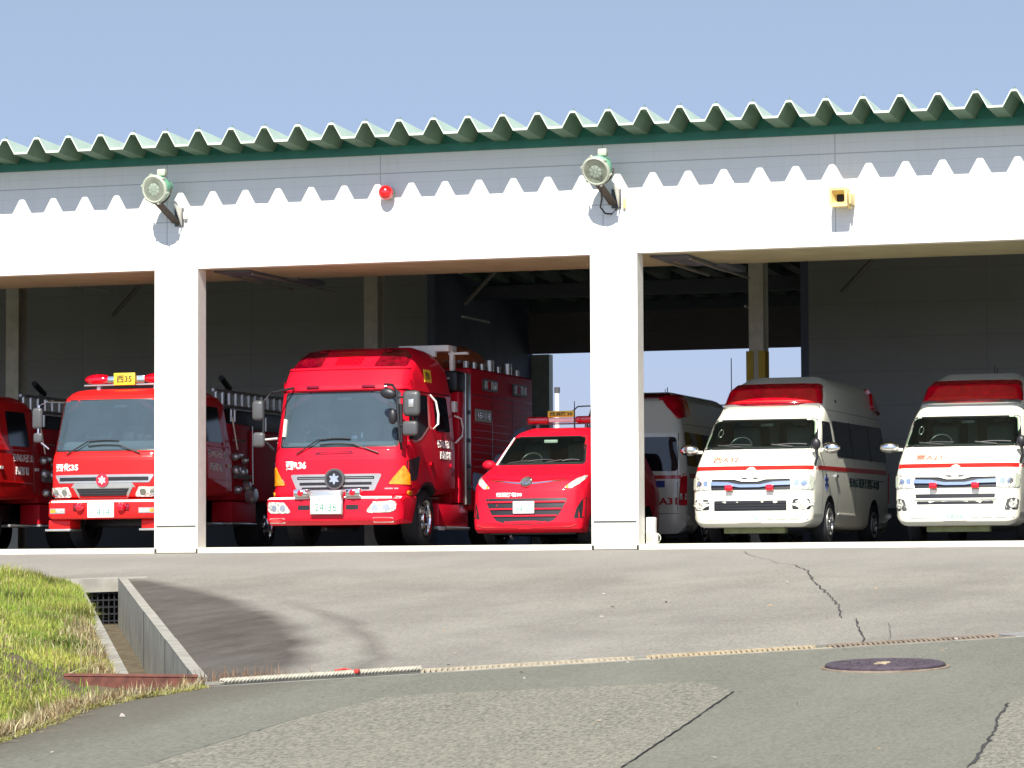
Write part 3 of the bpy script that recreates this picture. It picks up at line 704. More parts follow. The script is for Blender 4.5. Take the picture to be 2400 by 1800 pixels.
blades('dry_grass', 13000, dsamp2, lambda r_, x, y: r_.uniform(.04, .17), lambda r_, x, y: tint(r_, ((.50, .42, .22), (.36, .25, .12), (.17, .10, .045), (.56, .50, .30))), lambda r_: r_.uniform(.006, .013), 1.3, 'dry straw hanging over the edge of the road')
def msamp(rnd):
    y = rnd.uniform(-28, -22.3); x = edge_x(min(y, -22.5))+abs(rnd.gauss(0, .035))-.02; return x, y, gz(x, y)
blades('moss_strip', 7000, msamp, lambda r_, x, y: r_.uniform(.015, .05), lambda r_, x, y: tint(r_, ((.34, .36, .05), (.44, .42, .12), (.5, .45, .26))), lambda r_: r_.uniform(.006, .014), .7, 'low yellow-green weeds along the edge of the road')
def wsamp(rnd):
    s = rnd.gauss(.55, .28); p = A0+AD*s+AN*(rnd.uniform(.01, .09)); return p.x, p.y, gz(p.x, p.y)
blades('weed_tuft', 260, wsamp, lambda r_, x, y: r_.uniform(.03, .16), lambda r_, x, y: tint(r_, ((.42, .26, .16), (.3, .18, .1))), lambda r_: r_.uniform(.004, .008), .6, 'withered reddish weeds at the left end of the drain')
def lsamp(rnd):
    y = rnd.uniform(-27.5, -6.6); x = rnd.uniform(-12, -4)
    if (Vector((x, y))-A0).dot(AN) > 0: x -= (y+22)*.3*-1*0
    return x, y, gz(x, y)+.012
blades('litter_specks', 60, lsamp, lambda r_, x, y: r_.uniform(.01, .03), lambda r_, x, y: random.choice(((.4, .3, .2), (.1, .08, .05), (.5, .45, .4))), lambda r_: r_.uniform(.02, .05), 1.2, 'tiny dry leaves and specks scattered over the asphalt')

# ================================================================== fire station garage
ZL, ZT = 4.355, 6.05
fs = thing('fire_station_garage', 'white fire station garage with green ribbed metal roof and open bays', 'garage', (-18, 0, 0)); OX = -18
def bpart(name, m, f, smooth=False):
    bm = BM(); f(bm)
    for v in bm.verts: v.co.x -= OX
    me = mk(name, bm, m if not isinstance(m, str) else MT[m], fs, smooth); return me
CX = [-36.31, -29.16, -22.01, -14.86, -7.71, -.56]
XA, XB = -36.68, -.19
hd = bpart('front_wall', 'siding', lambda b: box(b, XA, XB, 0, .2, ZL+.055, ZT))
hd.location.x = 0
bpart('lintel_trim', 'trim', lambda b: box(b, XA, XB, -.008, .215, ZL, ZL+.055))
for cx in CX:
    w0 = .3685
    pl = bpart('pillar', 'siding', lambda b: box(b, cx-w0+.035, cx+w0-.035, 0, .3, .345, ZL-.003))
    def trims(b):
        box(b, cx-w0, cx-w0+.033, -.006, .31, -.02, ZL-.003); box(b, cx+w0-.033, cx+w0, -.006, .31, -.02, ZL-.003)
    for nm, f, m in (('pillar_trim', trims, 'trim'), ('pillar_base', lambda b: box(b, cx-w0+.035, cx+w0-.035, -.004, .29, -.08, .325), 'base'), ('drip_strip', lambda b: box(b, cx-w0+.034, cx+w0-.034, -.010, .2, .322, .344), 'greyp')):
        q = bpart(nm, m, f); q.parent = pl
bpart('sill', 'sill', lambda b: [box(b, a+.3685 if i else XA, c-.3685, -.012, .5, -.088, -.002) for i, (a, c) in enumerate(zip(CX, CX[1:]))])
bpart('soffit', 'soffit', lambda b: box(b, XA+.1, XB-.1, .218, 2.3, ZL+.008, ZL+.10))
def gl(b): pass
# garage floor, walls
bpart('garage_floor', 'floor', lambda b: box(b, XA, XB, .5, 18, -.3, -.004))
IN = 12.0
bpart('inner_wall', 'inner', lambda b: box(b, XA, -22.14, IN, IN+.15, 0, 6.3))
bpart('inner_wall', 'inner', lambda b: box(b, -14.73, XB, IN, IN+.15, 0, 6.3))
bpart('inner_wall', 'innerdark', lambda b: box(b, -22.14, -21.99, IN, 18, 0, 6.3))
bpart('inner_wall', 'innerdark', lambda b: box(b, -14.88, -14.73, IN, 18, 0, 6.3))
bpart('side_wall', 'siding', lambda b: box(b, XA, XA+.15, .31, IN, -.08, 6.0))
bpart('side_wall', 'siding', lambda b: box(b, XB-.15, XB, .31, IN, -.08, 6.0))
bpart('rear_lintel', 'steel', lambda b: box(b, -21.98, -14.89, 17.85, 18, 4.95, 6.3))
bpart('rear_shutter', 'shutter', lambda b: [box(b, -21.98, -14.89, 17.7+.012*(i % 2), 17.78, 4.12+i*.104, 4.12+(i+1)*.104-.004) for i in range(8)])
bpart('rear_jamb', 'lampgrey', lambda b: box(b, -21.985, -21.6, 17.9, 18.15, 0, 4.12))
for cx in CX[:-1]:
    q = bpart('inner_pillar', 'pillar', lambda b: [box(b, cx-.13, cx+.13, 8.62, 8.64, 0, 6.2), box(b, cx-.13, cx+.13, 8.96, 8.98, 0, 6.2), box(b, cx-.012, cx+.012, 8.64, 8.96, 0, 6.2), box(b, cx-.125, cx+.125, 8.645, 8.70, 0, 6.2)])
    if cx < -25 or cx > -10: continue
    g = bpart('corner_guard', 'guard', lambda b: [box(b, cx-.17, cx-.05, 8.57, 8.615, .9, 3.43), box(b, cx+.05, cx+.17, 8.57, 8.615, .9, 3.43), box(b, cx-.17, cx-.135, 8.6, 8.85, .9, 3.43), box(b, cx+.135, cx+.17, 8.6, 8.85, .9, 3.43)]); g.parent = q
bpart('base_shade_strip', 'black', lambda b: box(b, XA+.2, -22.15, IN-.02, IN-.002, 0, .75))  # black strips paint the floor-level shade onto the inner walls
bpart('base_shade_strip', 'black', lambda b: box(b, -14.72, XB-.2, IN-.02, IN-.002, 0, .75))
# roof steelwork
bpart('roof_beam', 'steel', lambda b: [box(b, XA+.2, XB-.2, 8.7, 8.9, 5.25, 5.6), box(b, XA+.2, XB-.2, 4.5, 4.6, 5.75, 5.95), box(b, -21.9, -14.9, 14, 14.12, 4.95, 5.2), box(b, -21.9, -14.9, 14.9, 15.0, 5.3, 5.4)])
for cx in CX: bpart('rafter', 'steel', lambda b: box(b, cx-.09, cx+.09, 2.35, 18 if cx in (-22.01, -14.86) else 12, 5.62, 5.85))
for cx in CX[1:-1]:
    for q in ([(cx+.2, 8.8, 5.2), (cx+1.3, 8.8, 5.65)], [(cx+6.95, 8.8, 5.2), (cx+5.9, 8.8, 5.65)], [(cx+1.0, 10.9, 4.6), (cx+2.0, 10.9, 5.6)]):
        bpart('roof_brace', 'track', lambda b: tube(b, q, .04, 6))
# door tracks at the upper left of every bay, and tube lights
for cx in CX[:-1]:
    bpart('recess_shade', 'steel', lambda b: [box(b, cx+.42, cx+1.02, .5, 1.35, ZL-.02, ZL+.006), box(b, cx+.62, cx+1.02, 1.35, 2.1, ZL-.03, ZL+.006), box(b, cx+.85, cx+1.2, 2.1, 3.3, ZL-.03, ZL+.05)])  # dark panels stand in for the shade of an open soffit recess
    bpart('door_track', 'track', lambda b: [box(b, cx+.50, cx+.53, .9, 3.6, ZL-.06, ZL-.022), box(b, cx+.98, cx+1.01, .7, 4.3, ZL-.06, ZL-.034)])
for cx, y0 in ((-15.2, 9.2), (-20.6, 9.6), (-20.1, 6.6), (-13.2, 4.0), (-8.6, 5.0), (-27.5, 8)):
    z = 4.25 if y0 > 9 else 4.9
    bpart('tube_lamp', 'tube', lambda b: [box(b, cx-.02, cx+.02, y0, y0+1.5, z, z+.035)])
# green fascia and ribbed roof
bpart('fascia', 'fascia', lambda b: [box(b, XA-.05, XB+.05, -.045, -.001, ZT-.04, ZT+.085)])
RX0, PX, EZ, OV, RS = -24.587, .55, 6.43, .825, .055
def rib_profile(i):   # x offsets and heights of one rib around its peak
    return [(-.275, -.222), (-.165, -.222), (-.045, -.008), (-.030, 0), (.030, 0), (.045, -.008), (.165, -.222)]
def roof(b, dz, th=None):
    pass
bm = BM(); rows = []
xs = []
for i in range(-23, 46):
    for dx, dz in rib_profile(i):
        x = RX0+i*PX+dx
        xs.append((x, dz))
xs = [q for q in xs if XA-.3 <= q[0] <= XB+.3]
for y in (-OV, 18.6):
    for off in (0, -.03):
        rows.append([bm.verts.new((x-OX, y, EZ+dz+off-RS*(y+OV))) for x, dz in xs])
top0, bot0, top1, bot1 = rows
for i in range(len(xs)-1):
    f = bm.faces.new((top0[i], top0[i+1], top1[i+1], top1[i])); f.material_index = 0
    f = bm.faces.new((bot0[i], bot1[i], bot1[i+1], bot0[i+1])); f.material_index = 1
    f = bm.faces.new((top0[i], bot0[i], bot0[i+1], top0[i+1])); f.material_index = 2
    f = bm.faces.new((top1[i], top1[i+1], bot1[i+1], bot1[i])); f.material_index = 2
cb = BM(); lo = [cb.verts.new((x-OX, -.03, ZT+.084)) for x, dz in xs]; hi = [cb.verts.new((x-OX, -.03, EZ+dz-.034-RS*OV)) for x, dz in xs]
for i in range(len(xs)-1): cb.faces.new((lo[i], lo[i+1], hi[i+1], hi[i]))
mk('rib_closure', cb, MT['fascia'], fs, False)
roof_o = mk('ribbed_roof', bm, [MT['rooftop'], MT['roofunder'], MT['roofedge']], fs, False)
for i in range(-1, 31):
    x = RX0+i*PX-OX
    bm = BM(); lathe(bm, [(.022, -.01), (.022, .018), (.010, .022), (.010, .045), (0, .048)], (x, -OV+.06, EZ), (0, 0, 1), 8); mk('roof_bolt', bm, MT['bolt'], roof_o)

# ------------------------------------------------------------------ things on the front wall
def floodlight(name, label, head, base, axis, cable):
    t = thing(name, label, 'floodlight', (base[0], 0, base[1]), group='floodlights on the garage wall')
    h = Vector((head[0]-base[0], head[1], head[2]-base[1])); ax = Vector(axis).normalized(); x, y = frame(ax); R0 = .212
    hd = mk('lamp_housing', lathe(BM(), [(R0*.98, 0), (R0, -.02), (R0*.96, -.10), (R0*.9, -.16), (R0*.62, -.26), (R0*.5, -.36), (R0*.3, -.39), (0, -.40)], h, ax, 32), MT['green'], t)
    mk('rim', lathe(BM(), [(R0*.86, .035), (R0*.86, .0), (R0*1.04, -.01), (R0*1.07, .0), (R0*1.05, .03), (R0*.95, .045), (R0*.86, .035)], h, ax, 32), MT['lampgrey'], hd)
    mk('lens', lathe(BM(), [(R0*.86, .01), (R0*.6, .03), (R0*.3, .04), (0, .043)], h, ax, 32), MT['lens'], hd)
    bm = BM()
    for k in range(8):
        a = 2*math.pi*k/8; q = h+ax*.045+x*math.cos(a)*R0*.12+y*math.sin(a)*R0*.12; e = h+ax*.03+x*math.cos(a)*R0*.8+y*math.sin(a)*R0*.8
        tube(bm, [q, e], .0022, 4)
    mk('guard_wire', bm, MT['greyp'], hd)
    for k in range(6):
        a = 2*math.pi*(k+.3)/6; q = h+x*math.cos(a)*R0*1.08+y*math.sin(a)*R0*1.08; mk('clip', tube(BM(), [q-ax*.03, q+ax*.035], .018, 8), MT['lampgrey'], hd)
    bm = BM(); up = Vector((0, 0, 1)); q = h+up*(R0+.03)-ax*.08+Vector((.06, 0, 0)); box(bm, q.x-.06, q.x+.08, q.y-.05, q.y+.07, q.z-.05, q.z+.06, .02)
    mk('top_box', bm, MT['lampgrey'], hd)
    # dark channel arm and wall plate
    f0 = h-up*(R0+.02)-ax*.1; f1 = Vector((-.03, -.03, -.07)); bm = BM()
    for s in (-.055, .055): tube(bm, [f0+Vector((s, 0, 0)), f1+Vector((s, 0, 0))], .018, 4)
    dv = f1-f0; sd_ = Vector((.055, 0, 0)); vv = [bm.verts.new(p) for p in (f0-sd_, f0+sd_, f1+sd_, f1-sd_)]; bm.faces.new(vv)
    vv = [bm.verts.new(p+Vector((0, 0, -.012))) for p in (f0-sd_, f0+sd_, f1+sd_, f1-sd_)]; bm.faces.new(vv[::-1])
    mk('arm', bm, MT['bracket'], t, False)
    bm = BM(); pts = [h+x*(R0+.03)*math.cos(a)+Vector((0, 0, (R0+.03)*math.sin(a)))-ax*.09 for a in [math.pi+math.pi*k/12 for k in range(13)]]; tube(bm, pts, .014, 6); mk('yoke', bm, MT['bracket'], t)
    bm = BM(); box(bm, -.06, .09, -.03, -.001, -.13, .16, .006); mk('wall_plate', bm, MT['greyp'], t)
    bm = BM(); vs = [bm.verts.new(p) for p in ((.05, -.03, .15), (.05, -.30, .2), (.05, -.03, -.12), (.065, -.03, .15), (.065, -.30, .2), (.065, -.03, -.12))]
    for f in ((0, 1, 2), (3, 5, 4), (0, 3, 4, 1), (1, 4, 5, 2), (2, 5, 3, 0)): bm.faces.new([vs[i] for i in f])
    bmesh.ops.recalc_face_normals(bm, faces=bm.faces); mk('gusset', bm, MT['trim'], t, False)
    if cable:
        bm = tube(BM(), [f0+Vector((.03, 0, 0)), (-.16, -.2, 0), (-.2, -.14, -.12), (-.14, -.09, -.21), (-.05, -.06, -.22), (.02, -.04, -.15), (.04, -.03, -.02)], .014, 6); mk('cable', bm, MT['black'], t)
        bm = box(BM(), .12, .16, -.05, -.001, -.14, .02, .005); mk('junction_box', bm, MT['beige'], t)
    else:
        bm = box(BM(), .10, .16, -.07, -.001, .0, .09, .01); box(bm, .105, .155, -.065, -.005, -.02, .0, .004); mk('junction_box', bm, MT['trim'], t)
    return t
floodlight('floodlight', 'left floodlight, pale lens and bare dark arm, above the left white pillar', (-22.108, -.6, 5.56), (-21.97, 5.16), (-.16, -1, -.20), False)
floodlight('floodlight', 'right floodlight with a dull lens and a looped black cable above the middle white pillar', (-14.94, -.6, 5.545), (-14.82, 5.17), (-.12, -1, -.46), True)
t = thing('alarm_lamp', 'round red alarm lamp on the wall between the two floodlights', 'alarm lamp', (-18.46, 0, 5.41))
mk('lamp_base', lathe(BM(), [(.10, 0), (.105, .03), (.09, .05)], (0, 0, 0), (0, -1, 0), 24), MT['lampgrey'], t)
bm = ellip(BM(), (0, -.125, 0), (.116, .115, .116), 24, 16); mk('red_globe', bm, MT['redball'], t)
t = thing('horn_speaker', 'square beige horn loudspeaker mounted on the wall at the right', 'loudspeaker', (-11.25, 0, 5.04))
bm = BM(); a, D, q = .135, -.34, .105
def sq(s, y, cx=0, cz=0): return fillet([(cx-s, cz-s), (cx+s, cz-s), (cx+s, cz+s), (cx-s, cz+s)], .03, 3)
loops = [(.135, -.12), (.138, -.34), (.10, -.335), (.065, -.20), (.055, -.16)]
Lp = [[bm.verts.new((x-.08, y, z)) for x, z in sq(s, y)] for s, y in loops]
k = len(Lp[0])
for A_, B_ in zip(Lp, Lp[1:]):
    for i in range(k): bm.faces.new((A_[i], A_[(i+1) % k], B_[(i+1) % k], B_[i]))
bm.faces.new(Lp[0][::-1]); bmesh.ops.recalc_face_normals(bm, faces=bm.faces); mk('horn', bm, MT['beige'], t)
bm = BM(); vs = [bm.verts.new((x-.08, -.165, z)) for x, z in sq(.058, 0)]; bm.faces.new(vs); vs2 = [bm.verts.new((x-.08, -.155, z)) for x, z in sq(.058, 0)]; bm.faces.new(vs2[::-1]); mk('throat', bm, MT['dark'], t, False)
bm = box(BM(), .07, .10, -.3, 0, -.1, .06, .004); box(bm, -.02, .09, -.14, -.0, -.06, .06, .01); box(bm, .03, .08, -.2, -.12, -.16, -.13, .006); mk('mount', bm, MT['beige'], t)

# ================================================================== vehicles (origin: front axle ground point under the nose, x to the right as seen from the front, y backwards)
# ------------------------------------------------------------------ high-roof ambulance
def ambulance(name, label, loc_, rz, num, plate_no, style, rear=False, text='菊池広域連合消防本部'):
    t = thing(name, label, 'ambulance', loc_, rz, 'white ambulances with red stripes')
    wt = interp([(.2, .90), (.6, .935), (1.2, .935), (1.45, .905), (1.92, .845), (2.15, .80), (2.45, .74), (2.65, .60)])
    rr = interp([(.25, .06), (2.0, .10), (2.6, .16)])
    prof = [(.10, .24, .05), (.02, .30, .04), (0, .36, 0), (0, .62, .02), (.02, .78, .02), (.05, .98, .05), (.12, 1.10, .1), (.44, 1.40, .03), (.50, 1.44, .02), (1.0, 1.90, .03), (1.12, 1.97, .05), (1.36, 2.10, .05), (1.74, 2.45, .12), (2.3, 2.62, .3), (5.0, 2.62, .3), (5.45, 2.45, .15), (5.60, 1.9, .2), (5.66, 1.15, .1), (5.66, .30, .05), (5.60, .24, .04)]
    def rad(y, z): return .17 if y < 1.2 and z < 2.0 else (.12 if z < 2 else .16)
    def curve(tt, y, z):
        q = abs(tt)**3
        return .13*q*max(0, 1-y/1.6) if y < 1.6 else (-.10*q*max(0, (y-5.0)/.66))
    bm = loft(fillet(prof, .05, 3), lambda y, z: wt(z), rad, curve, 8, (.45, .8, 1.2, 1.45, 1.7, 1.92, 2.15, 2.3, 2.45, 2.52), (.8, 1.6, 2.6, 4.5, 5.2))
    body = mk('body', bm, [MT['white'], MT['cab'], MT['dark']], t); T = bvh(body)
    arches = []
    for y in (1.30, 4.42):
        b = BM(); 
        for s in (-1, 1): lathe(b, [(.40, -.02), (.40, .34)], (s*1.0, y, .34), (-s, 0, 0), 32)
        arches.append(cutter(b, MT['dark'], t))
    ws = fillet([(-.86, 1.445), (.86, 1.445), (.775, 1.885), (-.775, 1.885)], .06)
    c = prism(BM(), [(x*.985, 1.445+(z-1.445)*.98+.005) for x, z in ws], -.5, 2.0); arches.append(cutter(c, MT['cab'], t))
    cut(body, arches)
    seal = patch('windscreen_seal', T, fillet([(-.885, 1.425), (.885, 1.425), (.80, 1.905), (-.80, 1.905)], .06), 'F', MT['black'], t, .000, .004, .1)
    # the seal is a frame: cut its middle
    cc = prism(BM(), [(x*.985, 1.445+(z-1.445)*.98+.005) for x, z in ws], -.5, 2.0); cut(seal, [cutter(cc, MT['black'], t)])
    patch('windscreen', T, ws, 'F', MT['wind_dark'], t, .006, .002, .1)
    mk('dashboard', box(BM(), -.8, .8, .78, 1.15, 1.36, 1.48, .04), MT['cab'], t)
    for x in (-.42, .42): seat(t, x, 1.45, 1.38)
    steering(t, -.42, 1.12, 1.5, .17)
    mk('curtain', box(BM(), -.12, .02, 1.75, 1.79, 1.42, 1.88), MT['dash'], t); mk('partition_post', box(BM(), .48, .53, 1.7, 1.75, 1.42, 1.88), MT['dash'], t)
    mk('mirror_inside', box(BM(), -.1, .1, 1.12, 1.16, 1.80, 1.85, .01), MT['silver'], t)
    if rear is False:
        bm = BM(); cx, cz = -.66, 1.70; pts = []
        for i in range(17): a = 2*math.pi*i/16; h, n = hit(T, 'F', cx+.035*math.cos(a), cz+.06*math.sin(a)); pts.append(h+Vector((0, .04, -.01)))
        tube(bm, pts, .006, 6); mk('grab_ring', bm, MT['silver'], t)
    # light bar in the brow of the roof
    lp = fillet([(1.34, 2.105, .03), (1.28, 2.15, .04), (1.44, 2.40, .08), (1.68, 2.485, .08), (2.0, 2.50, .04), (2.0, 2.30, .02)], .03, 4)
    wl = interp([(2.13, .775), (2.3, .75), (2.55, .67)])
    b2 = loft(lp, lambda y, z: wl(z), lambda y, z: .075, lambda tt, y, z: .17*abs(tt)**2.5, 10, (2.25, 2.35, 2.45))
    lb = mk('light_bar', b2, MT['redlens'], t); TL = bvh(lb)
    patch('lens_reflection', TL, rect(-.66, .66, 2.185, 2.205), 'F', MT['rstripe'], lb, .001, .004, .1)  # brighter red strip paints a reflection along the lens
    patch('lens_rim', TL, rect(-.72, .72, 2.142, 2.165), 'F', MT['dredlens'], lb, .001, .008, .05)
    patch('bar_base', T, rect(-.74, .74, 2.085, 2.125), 'F', MT['silver'], t, .01, .03, .1)
    # stripe
    patch('red_stripe', T, rect(-.90, .90, 1.10, 1.163), 'F', MT['rstripe'], t, .004, .002, .025)
    for v in 'LR': patch('red_stripe', T, [(.42, 1.105), (5.56, 1.16), (5.56, 1.235), (.42, 1.168)], v, MT['rstripe'], t, .001, .002, .15)
    patch('shut_line', T, rect(-.90, .90, 1.035, 1.041), 'F', MT['greyp'], t, .0, .001, .1)
    patch('shut_line', T, rect(-.93, .93, .775, .781), 'F', MT['greyp'], t, .0, .001, .1)
    letter(T, num, (-.64, -.24, 1.215, 1.305), 'F', MT['rlet'], t, .015)
    # lamps and grille
    for s in (-1, 1):
        hl = [(.63, .805), (.915, .80), (.925, .99), (.88, 1.012), (.635, .985)] if style == 0 else [(.60, .80), (.915, .80), (.925, .99), (.87, 1.01), (.66, 1.0)]
        h = patch('headlight', T, fillet(hl, .03), 'F', MT['hlamp'], t, .002, .012, .05, mirror=s < 0)
        for cx in (.70, .80): patch('bulb', T, ring((s*cx, .90), .040), 'F', MT['chrome'], h, .014, .006, .2)
        patch('indicator', T, fillet([(.86, .82), (.912, .815), (.918, .98), (.87, .985)], .01), 'F', MT['lampgrey'], h, .0145, .003, .05, mirror=s < 0)
    patch('grille', T, fillet([(-.615, .80), (.615, .80), (.60, .985), (-.60, .985)], .02), 'F', MT['black'], t, .002, .006, .08)
    bar = [(-.60, .955), (-.60, .985), (-.2, .985), (-.1, .95), (.1, .95), (.2, .985), (.60, .985), (.60, .955), (.24, .95), (.12, .918), (-.12, .918), (-.24, .95)]
    patch('grille_bar', T, [(a, b+.005) for a, b in bar][::-1], 'F', MT['white'], t, .008, .02, .08)
    mid = [(-.61, .868), (-.61, .925), (-.35, .915), (-.16, .878), (.16, .878), (.35, .915), (.61, .925), (.61, .868), (.35, .862), (.15, .835), (-.15, .835), (-.35, .862)]
    patch('grille_bar', T, mid[::-1], 'F', MT['chrome'], t, .010, .028, .08)
    cr = patch('crest_disc', T, ring((0, 1.045), .088, 28), 'F', MT['white'], t, .004, .014, .2); snow(cr, T, (0, 1.045), .055, MT['silver'])
    for s in (-1, 1):
        bm = BM(); h, n = hit(T, 'F', s*.315, .83); box(bm, h.x-.058, h.x+.058, h.y-.10, h.y-.02, .785, .875, .02, 3); f = mk('flasher', bm, MT['redlens'], t)
    if style == 0:
        lg = patch('lower_grille', T, fillet(rect(-.56, .56, .485, .64), .02), 'F', MT['black'], t, .0, .002, .1)
        for i in range(3): patch('slat', T, rect(-.55, .55, .515+i*.04, .522+i*.04), 'F', MT['black'], lg, .004, .010, .1)
        for s in (-1, 1):
            patch('fog_recess', T, fillet([(.64, .50), (.88, .50), (.90, .56), (.88, .66), (.66, .66), (.64, .60)], .03), 'F', MT['black'], t, .0, .002, .08, mirror=s < 0)
            patch('fog_bezel', T, fillet([(.62, .575), (.70, .55), (.76, .51), (.82, .51), (.87, .555), (.92, .575), (.92, .59), (.87, .60), (.83, .645), (.76, .645), (.71, .60), (.62, .59)], .01), 'F', MT['white'], t, .003, .010, .08, mirror=s < 0)
            patch('fog_lamp', T, ring((s*.785, .578), .045), 'F', MT['hlamp'], t, .012, .012, .2)
    else:
        lg = patch('lower_grille', T, fillet([(-.60, .71), (.60, .71), (.57, .555), (-.57, .555)], .015), 'F', MT['black'], t, .0, .002, .1)
        patch('slat', T, rect(-.61, .61, .622, .642), 'F', MT['white'], lg, .003, .02, .1)
        for s in (-1, 1):
            patch('fog_recess', T, fillet([(.72, .46), (.90, .47), (.92, .62), (.86, .65), (.77, .63)], .03), 'F', MT['greyp'], t, .0, .003, .06, mirror=s < 0)
            patch('fog_lamp', T, ring((s*.835, .55), .05), 'F', MT['hlamp'], t, .006, .016, .2)
    for x0, x1 in ((-.86, -.24), (.24, .86)): patch('bumper_line', T, rect(x0, x1, .350, .358), 'F', MT['greyp'], t, .0, .001, .1)
    plate(t, (0, -.012, .395), .34, .165, '熊本 800', plate_no)
    mk('crossmember', box(BM(), -.5, .45, .35, .55, .15, .245, .02), MT['olive'], t)
    wiper(t, T, (-.25, 1.435), (-.62, 1.46), (-.1, 1.47)); wiper(t, T, (.55, 1.435), (.22, 1.46), (.74, 1.475))
    # mirrors
    for s in (-1, 1):
        bm = BM(); ellip(bm, (s*1.11, .64, 1.435), (.145, .085, .088), 20, 12); mk('door_mirror', bm, MT['chrome'], t)
        bm = tube(BM(), [(s*.92, .72, 1.40), (s*1.04, .68, 1.40)], .025, 8); mk('mirror_arm', bm, MT['white'], t)
    bm = BM(); ellip(bm, (.93, .40, 1.49), (.075, .05, .09), 16, 10); tube(bm, [(.93, .42, 1.42), (.95, .40, 1.30), (.90, .42, 1.16)], [.03, .02, .02], 8); mk('round_mirror', bm, MT['black'], t)
    bm = tube(BM(), [(-.66, 1.75, 2.16), (-.72, 1.72, 2.19), (-.80, 1.70, 2.20)], .02, 6); tube(bm, [(-.72, 1.72, 2.2), (-.72, 1.72, 2.9 if num[0] == '西' and not rear else 2.3)], .008, 5); mk('antenna', bm, MT['black'], t)
    bm = box(BM(), -.11, .06, 3.2, 3.4, 2.59, 2.64, .02); tube(bm, [(.02, 3.3, 2.62), (.02, 3.3, 2.80)], .008, 5); tube(bm, [(.06, 3.3, 2.62), (.06, 3.3, 2.77)], .006, 5); mk('roof_aerial', bm, MT['black'], t)
    # sides
    for v in 'LR':
        s = 1 if v == 'R' else -1
        patch('door_window', T, fillet([(.90, 1.44), (1.70, 1.42), (1.64, 1.87), (1.18, 1.87)], .05), v, MT['sideglass'], t, .001, .004, .12)
        patch('side_window', T, fillet([(1.88, 1.34), (5.45, 1.36), (5.35, 1.93), (1.80, 1.90)], .06), v, MT['sideglass'], t, .001, .004, .2)
        for y in (2.95, 4.25): patch('window_post', T, rect(y, y+.05, 1.34, 1.92), v, MT['black'], t, .004, .004, .2)
        for y, z0, z1 in ((.80, .5, 1.42), (1.80, .35, 2.0), (3.05, .35, 2.0)): patch('shut_line', T, rect(y, y+.012, z0, z1), v, MT['greyp'], t, .0, .001, .15)
        patch('roof_seam', T, [(1.2, 2.06), (5.4, 2.06), (5.4, 2.068), (1.2, 2.068)], v, MT['greyp'], t, .0, .001, .2)
        patch('slide_rail', T, rect(3.15, 5.2, 1.035, 1.05), v, MT['greyp'], t, .0, .004, .2)
        patch('rub_strip', T, rect(1.85, 3.0, .455, .475), v, MT['wlet'], t, .0, .008, .2)
        # star of life
        c0 = (1.06, .93); st = []
        for k in range(6):
            a = math.pi*k/3
            for da, q in ((-.24, .13), (.24, .13)): st.append((c0[0]+q*math.sin(a+da), c0[1]+q*math.cos(a+da)))
            st.append((c0[0]+.045*math.sin(a+math.pi/6), c0[1]+.045*math.cos(a+math.pi/6)))
        patch('star_emblem', T, st, v, MT['blue'], t, .001, .003, .3)
        patch('door_handle', T, fillet(rect(1.62, 1.76, 1.02, 1.06), .01), v, MT['chrome'], t, .01, .02, .2)
        if v == 'R': letter(T, text, (2.6, 4.75, .90, 1.04), v, MT['glet'], t, .01)
        patch('roof_flasher', T, fillet([(4.86, 2.22), (5.42, 2.16), (5.40, 2.48), (5.0, 2.48)], .06), v, MT['redlens'], t, .0, .05, .1)
        patch('marker', T, fillet(rect(2.3, 2.36, 2.2, 2.25), .01), v, MT['black'], t, .0, .01, .2)
        for y in (1.30, 4.42): wheel(t, s*.925, y, .335, .335, .2, .205, s, 'van')
    # rear end
    patch('rear_window', T, fillet([(-.80, 1.27), (.80, 1.27), (.76, 1.84), (-.76, 1.84)], .07), 'B', MT['sideglass'], t, .001, .004, .12)
    patch('rear_stripe', T, rect(-.88, .88, 1.14, 1.20), 'B', MT['rstripe'], t, .001, .002, .1)
    for s in (-1, 1):
        tl = patch('tail_light', T, fillet([(.80, .70), (.915, .70), (.92, 1.20), (.83, 1.16)], .02), 'B', MT['redlens'], t, .001, .02, .08, mirror=s < 0)
        patch('reverse_lamp', T, rect(.815, .905, .80, .90), 'B', MT['hlamp'], tl, .022, .003, .1, mirror=s < 0)
        patch('roof_flasher', T, fillet([(.44, 2.50), (.80, 2.08), (.80, 2.38), (.70, 2.53)], .05), 'B', MT['redlens'], t, .0, .05, .06, mirror=s < 0)
    patch('roof_flasher', T, fillet(rect(-.55, .55, 2.50, 2.56), .02), 'B', MT['dredlens'], t, .0, .03, .1)
    patch('bumper_line', T, rect(-.90, .90, .56, .57), 'B', MT['greyp'], t, .0, .001, .1)
    patch('bumper', T, fillet(rect(-.92, .92, .27, .54), .04), 'B', MT['white'], t, .0, .06, .1)
    letter(T, num, (.30, .78, .70, .84), 'B', MT['rstripe'], t, .03)
    patch('star_plate', T, rect(.42, .58, 1.00, 1.11), 'B', MT['blue'], t, .001, .003, .3)
    patch('tailgate_line', T, rect(.785, .795, .6, 1.9), 'B', MT['greyp'], t, .0, .001, .15); patch('tailgate_line', T, rect(-.795, -.785, .6, 1.9), 'B', MT['greyp'], t, .0, .001, .15)
    return t
A32 = ambulance('ambulance', 'white ambulance marked 西A32 in the middle of the right bay, facing out beside its neighbour', (-12.97, .72, 0), 0, '西A32', '・3174', 0)
A21 = ambulance('ambulance', 'white ambulance marked 東A21 cut off by the right edge of the photo', (-9.91, .95, 0), 0, '東A21', '5839', 1)
A31 = ambulance('ambulance', 'white ambulance marked A31 parked with its rear towards the road behind the red car', (-16.27, 11.30, 0), math.pi, '西A31', '・3121', 0, True)

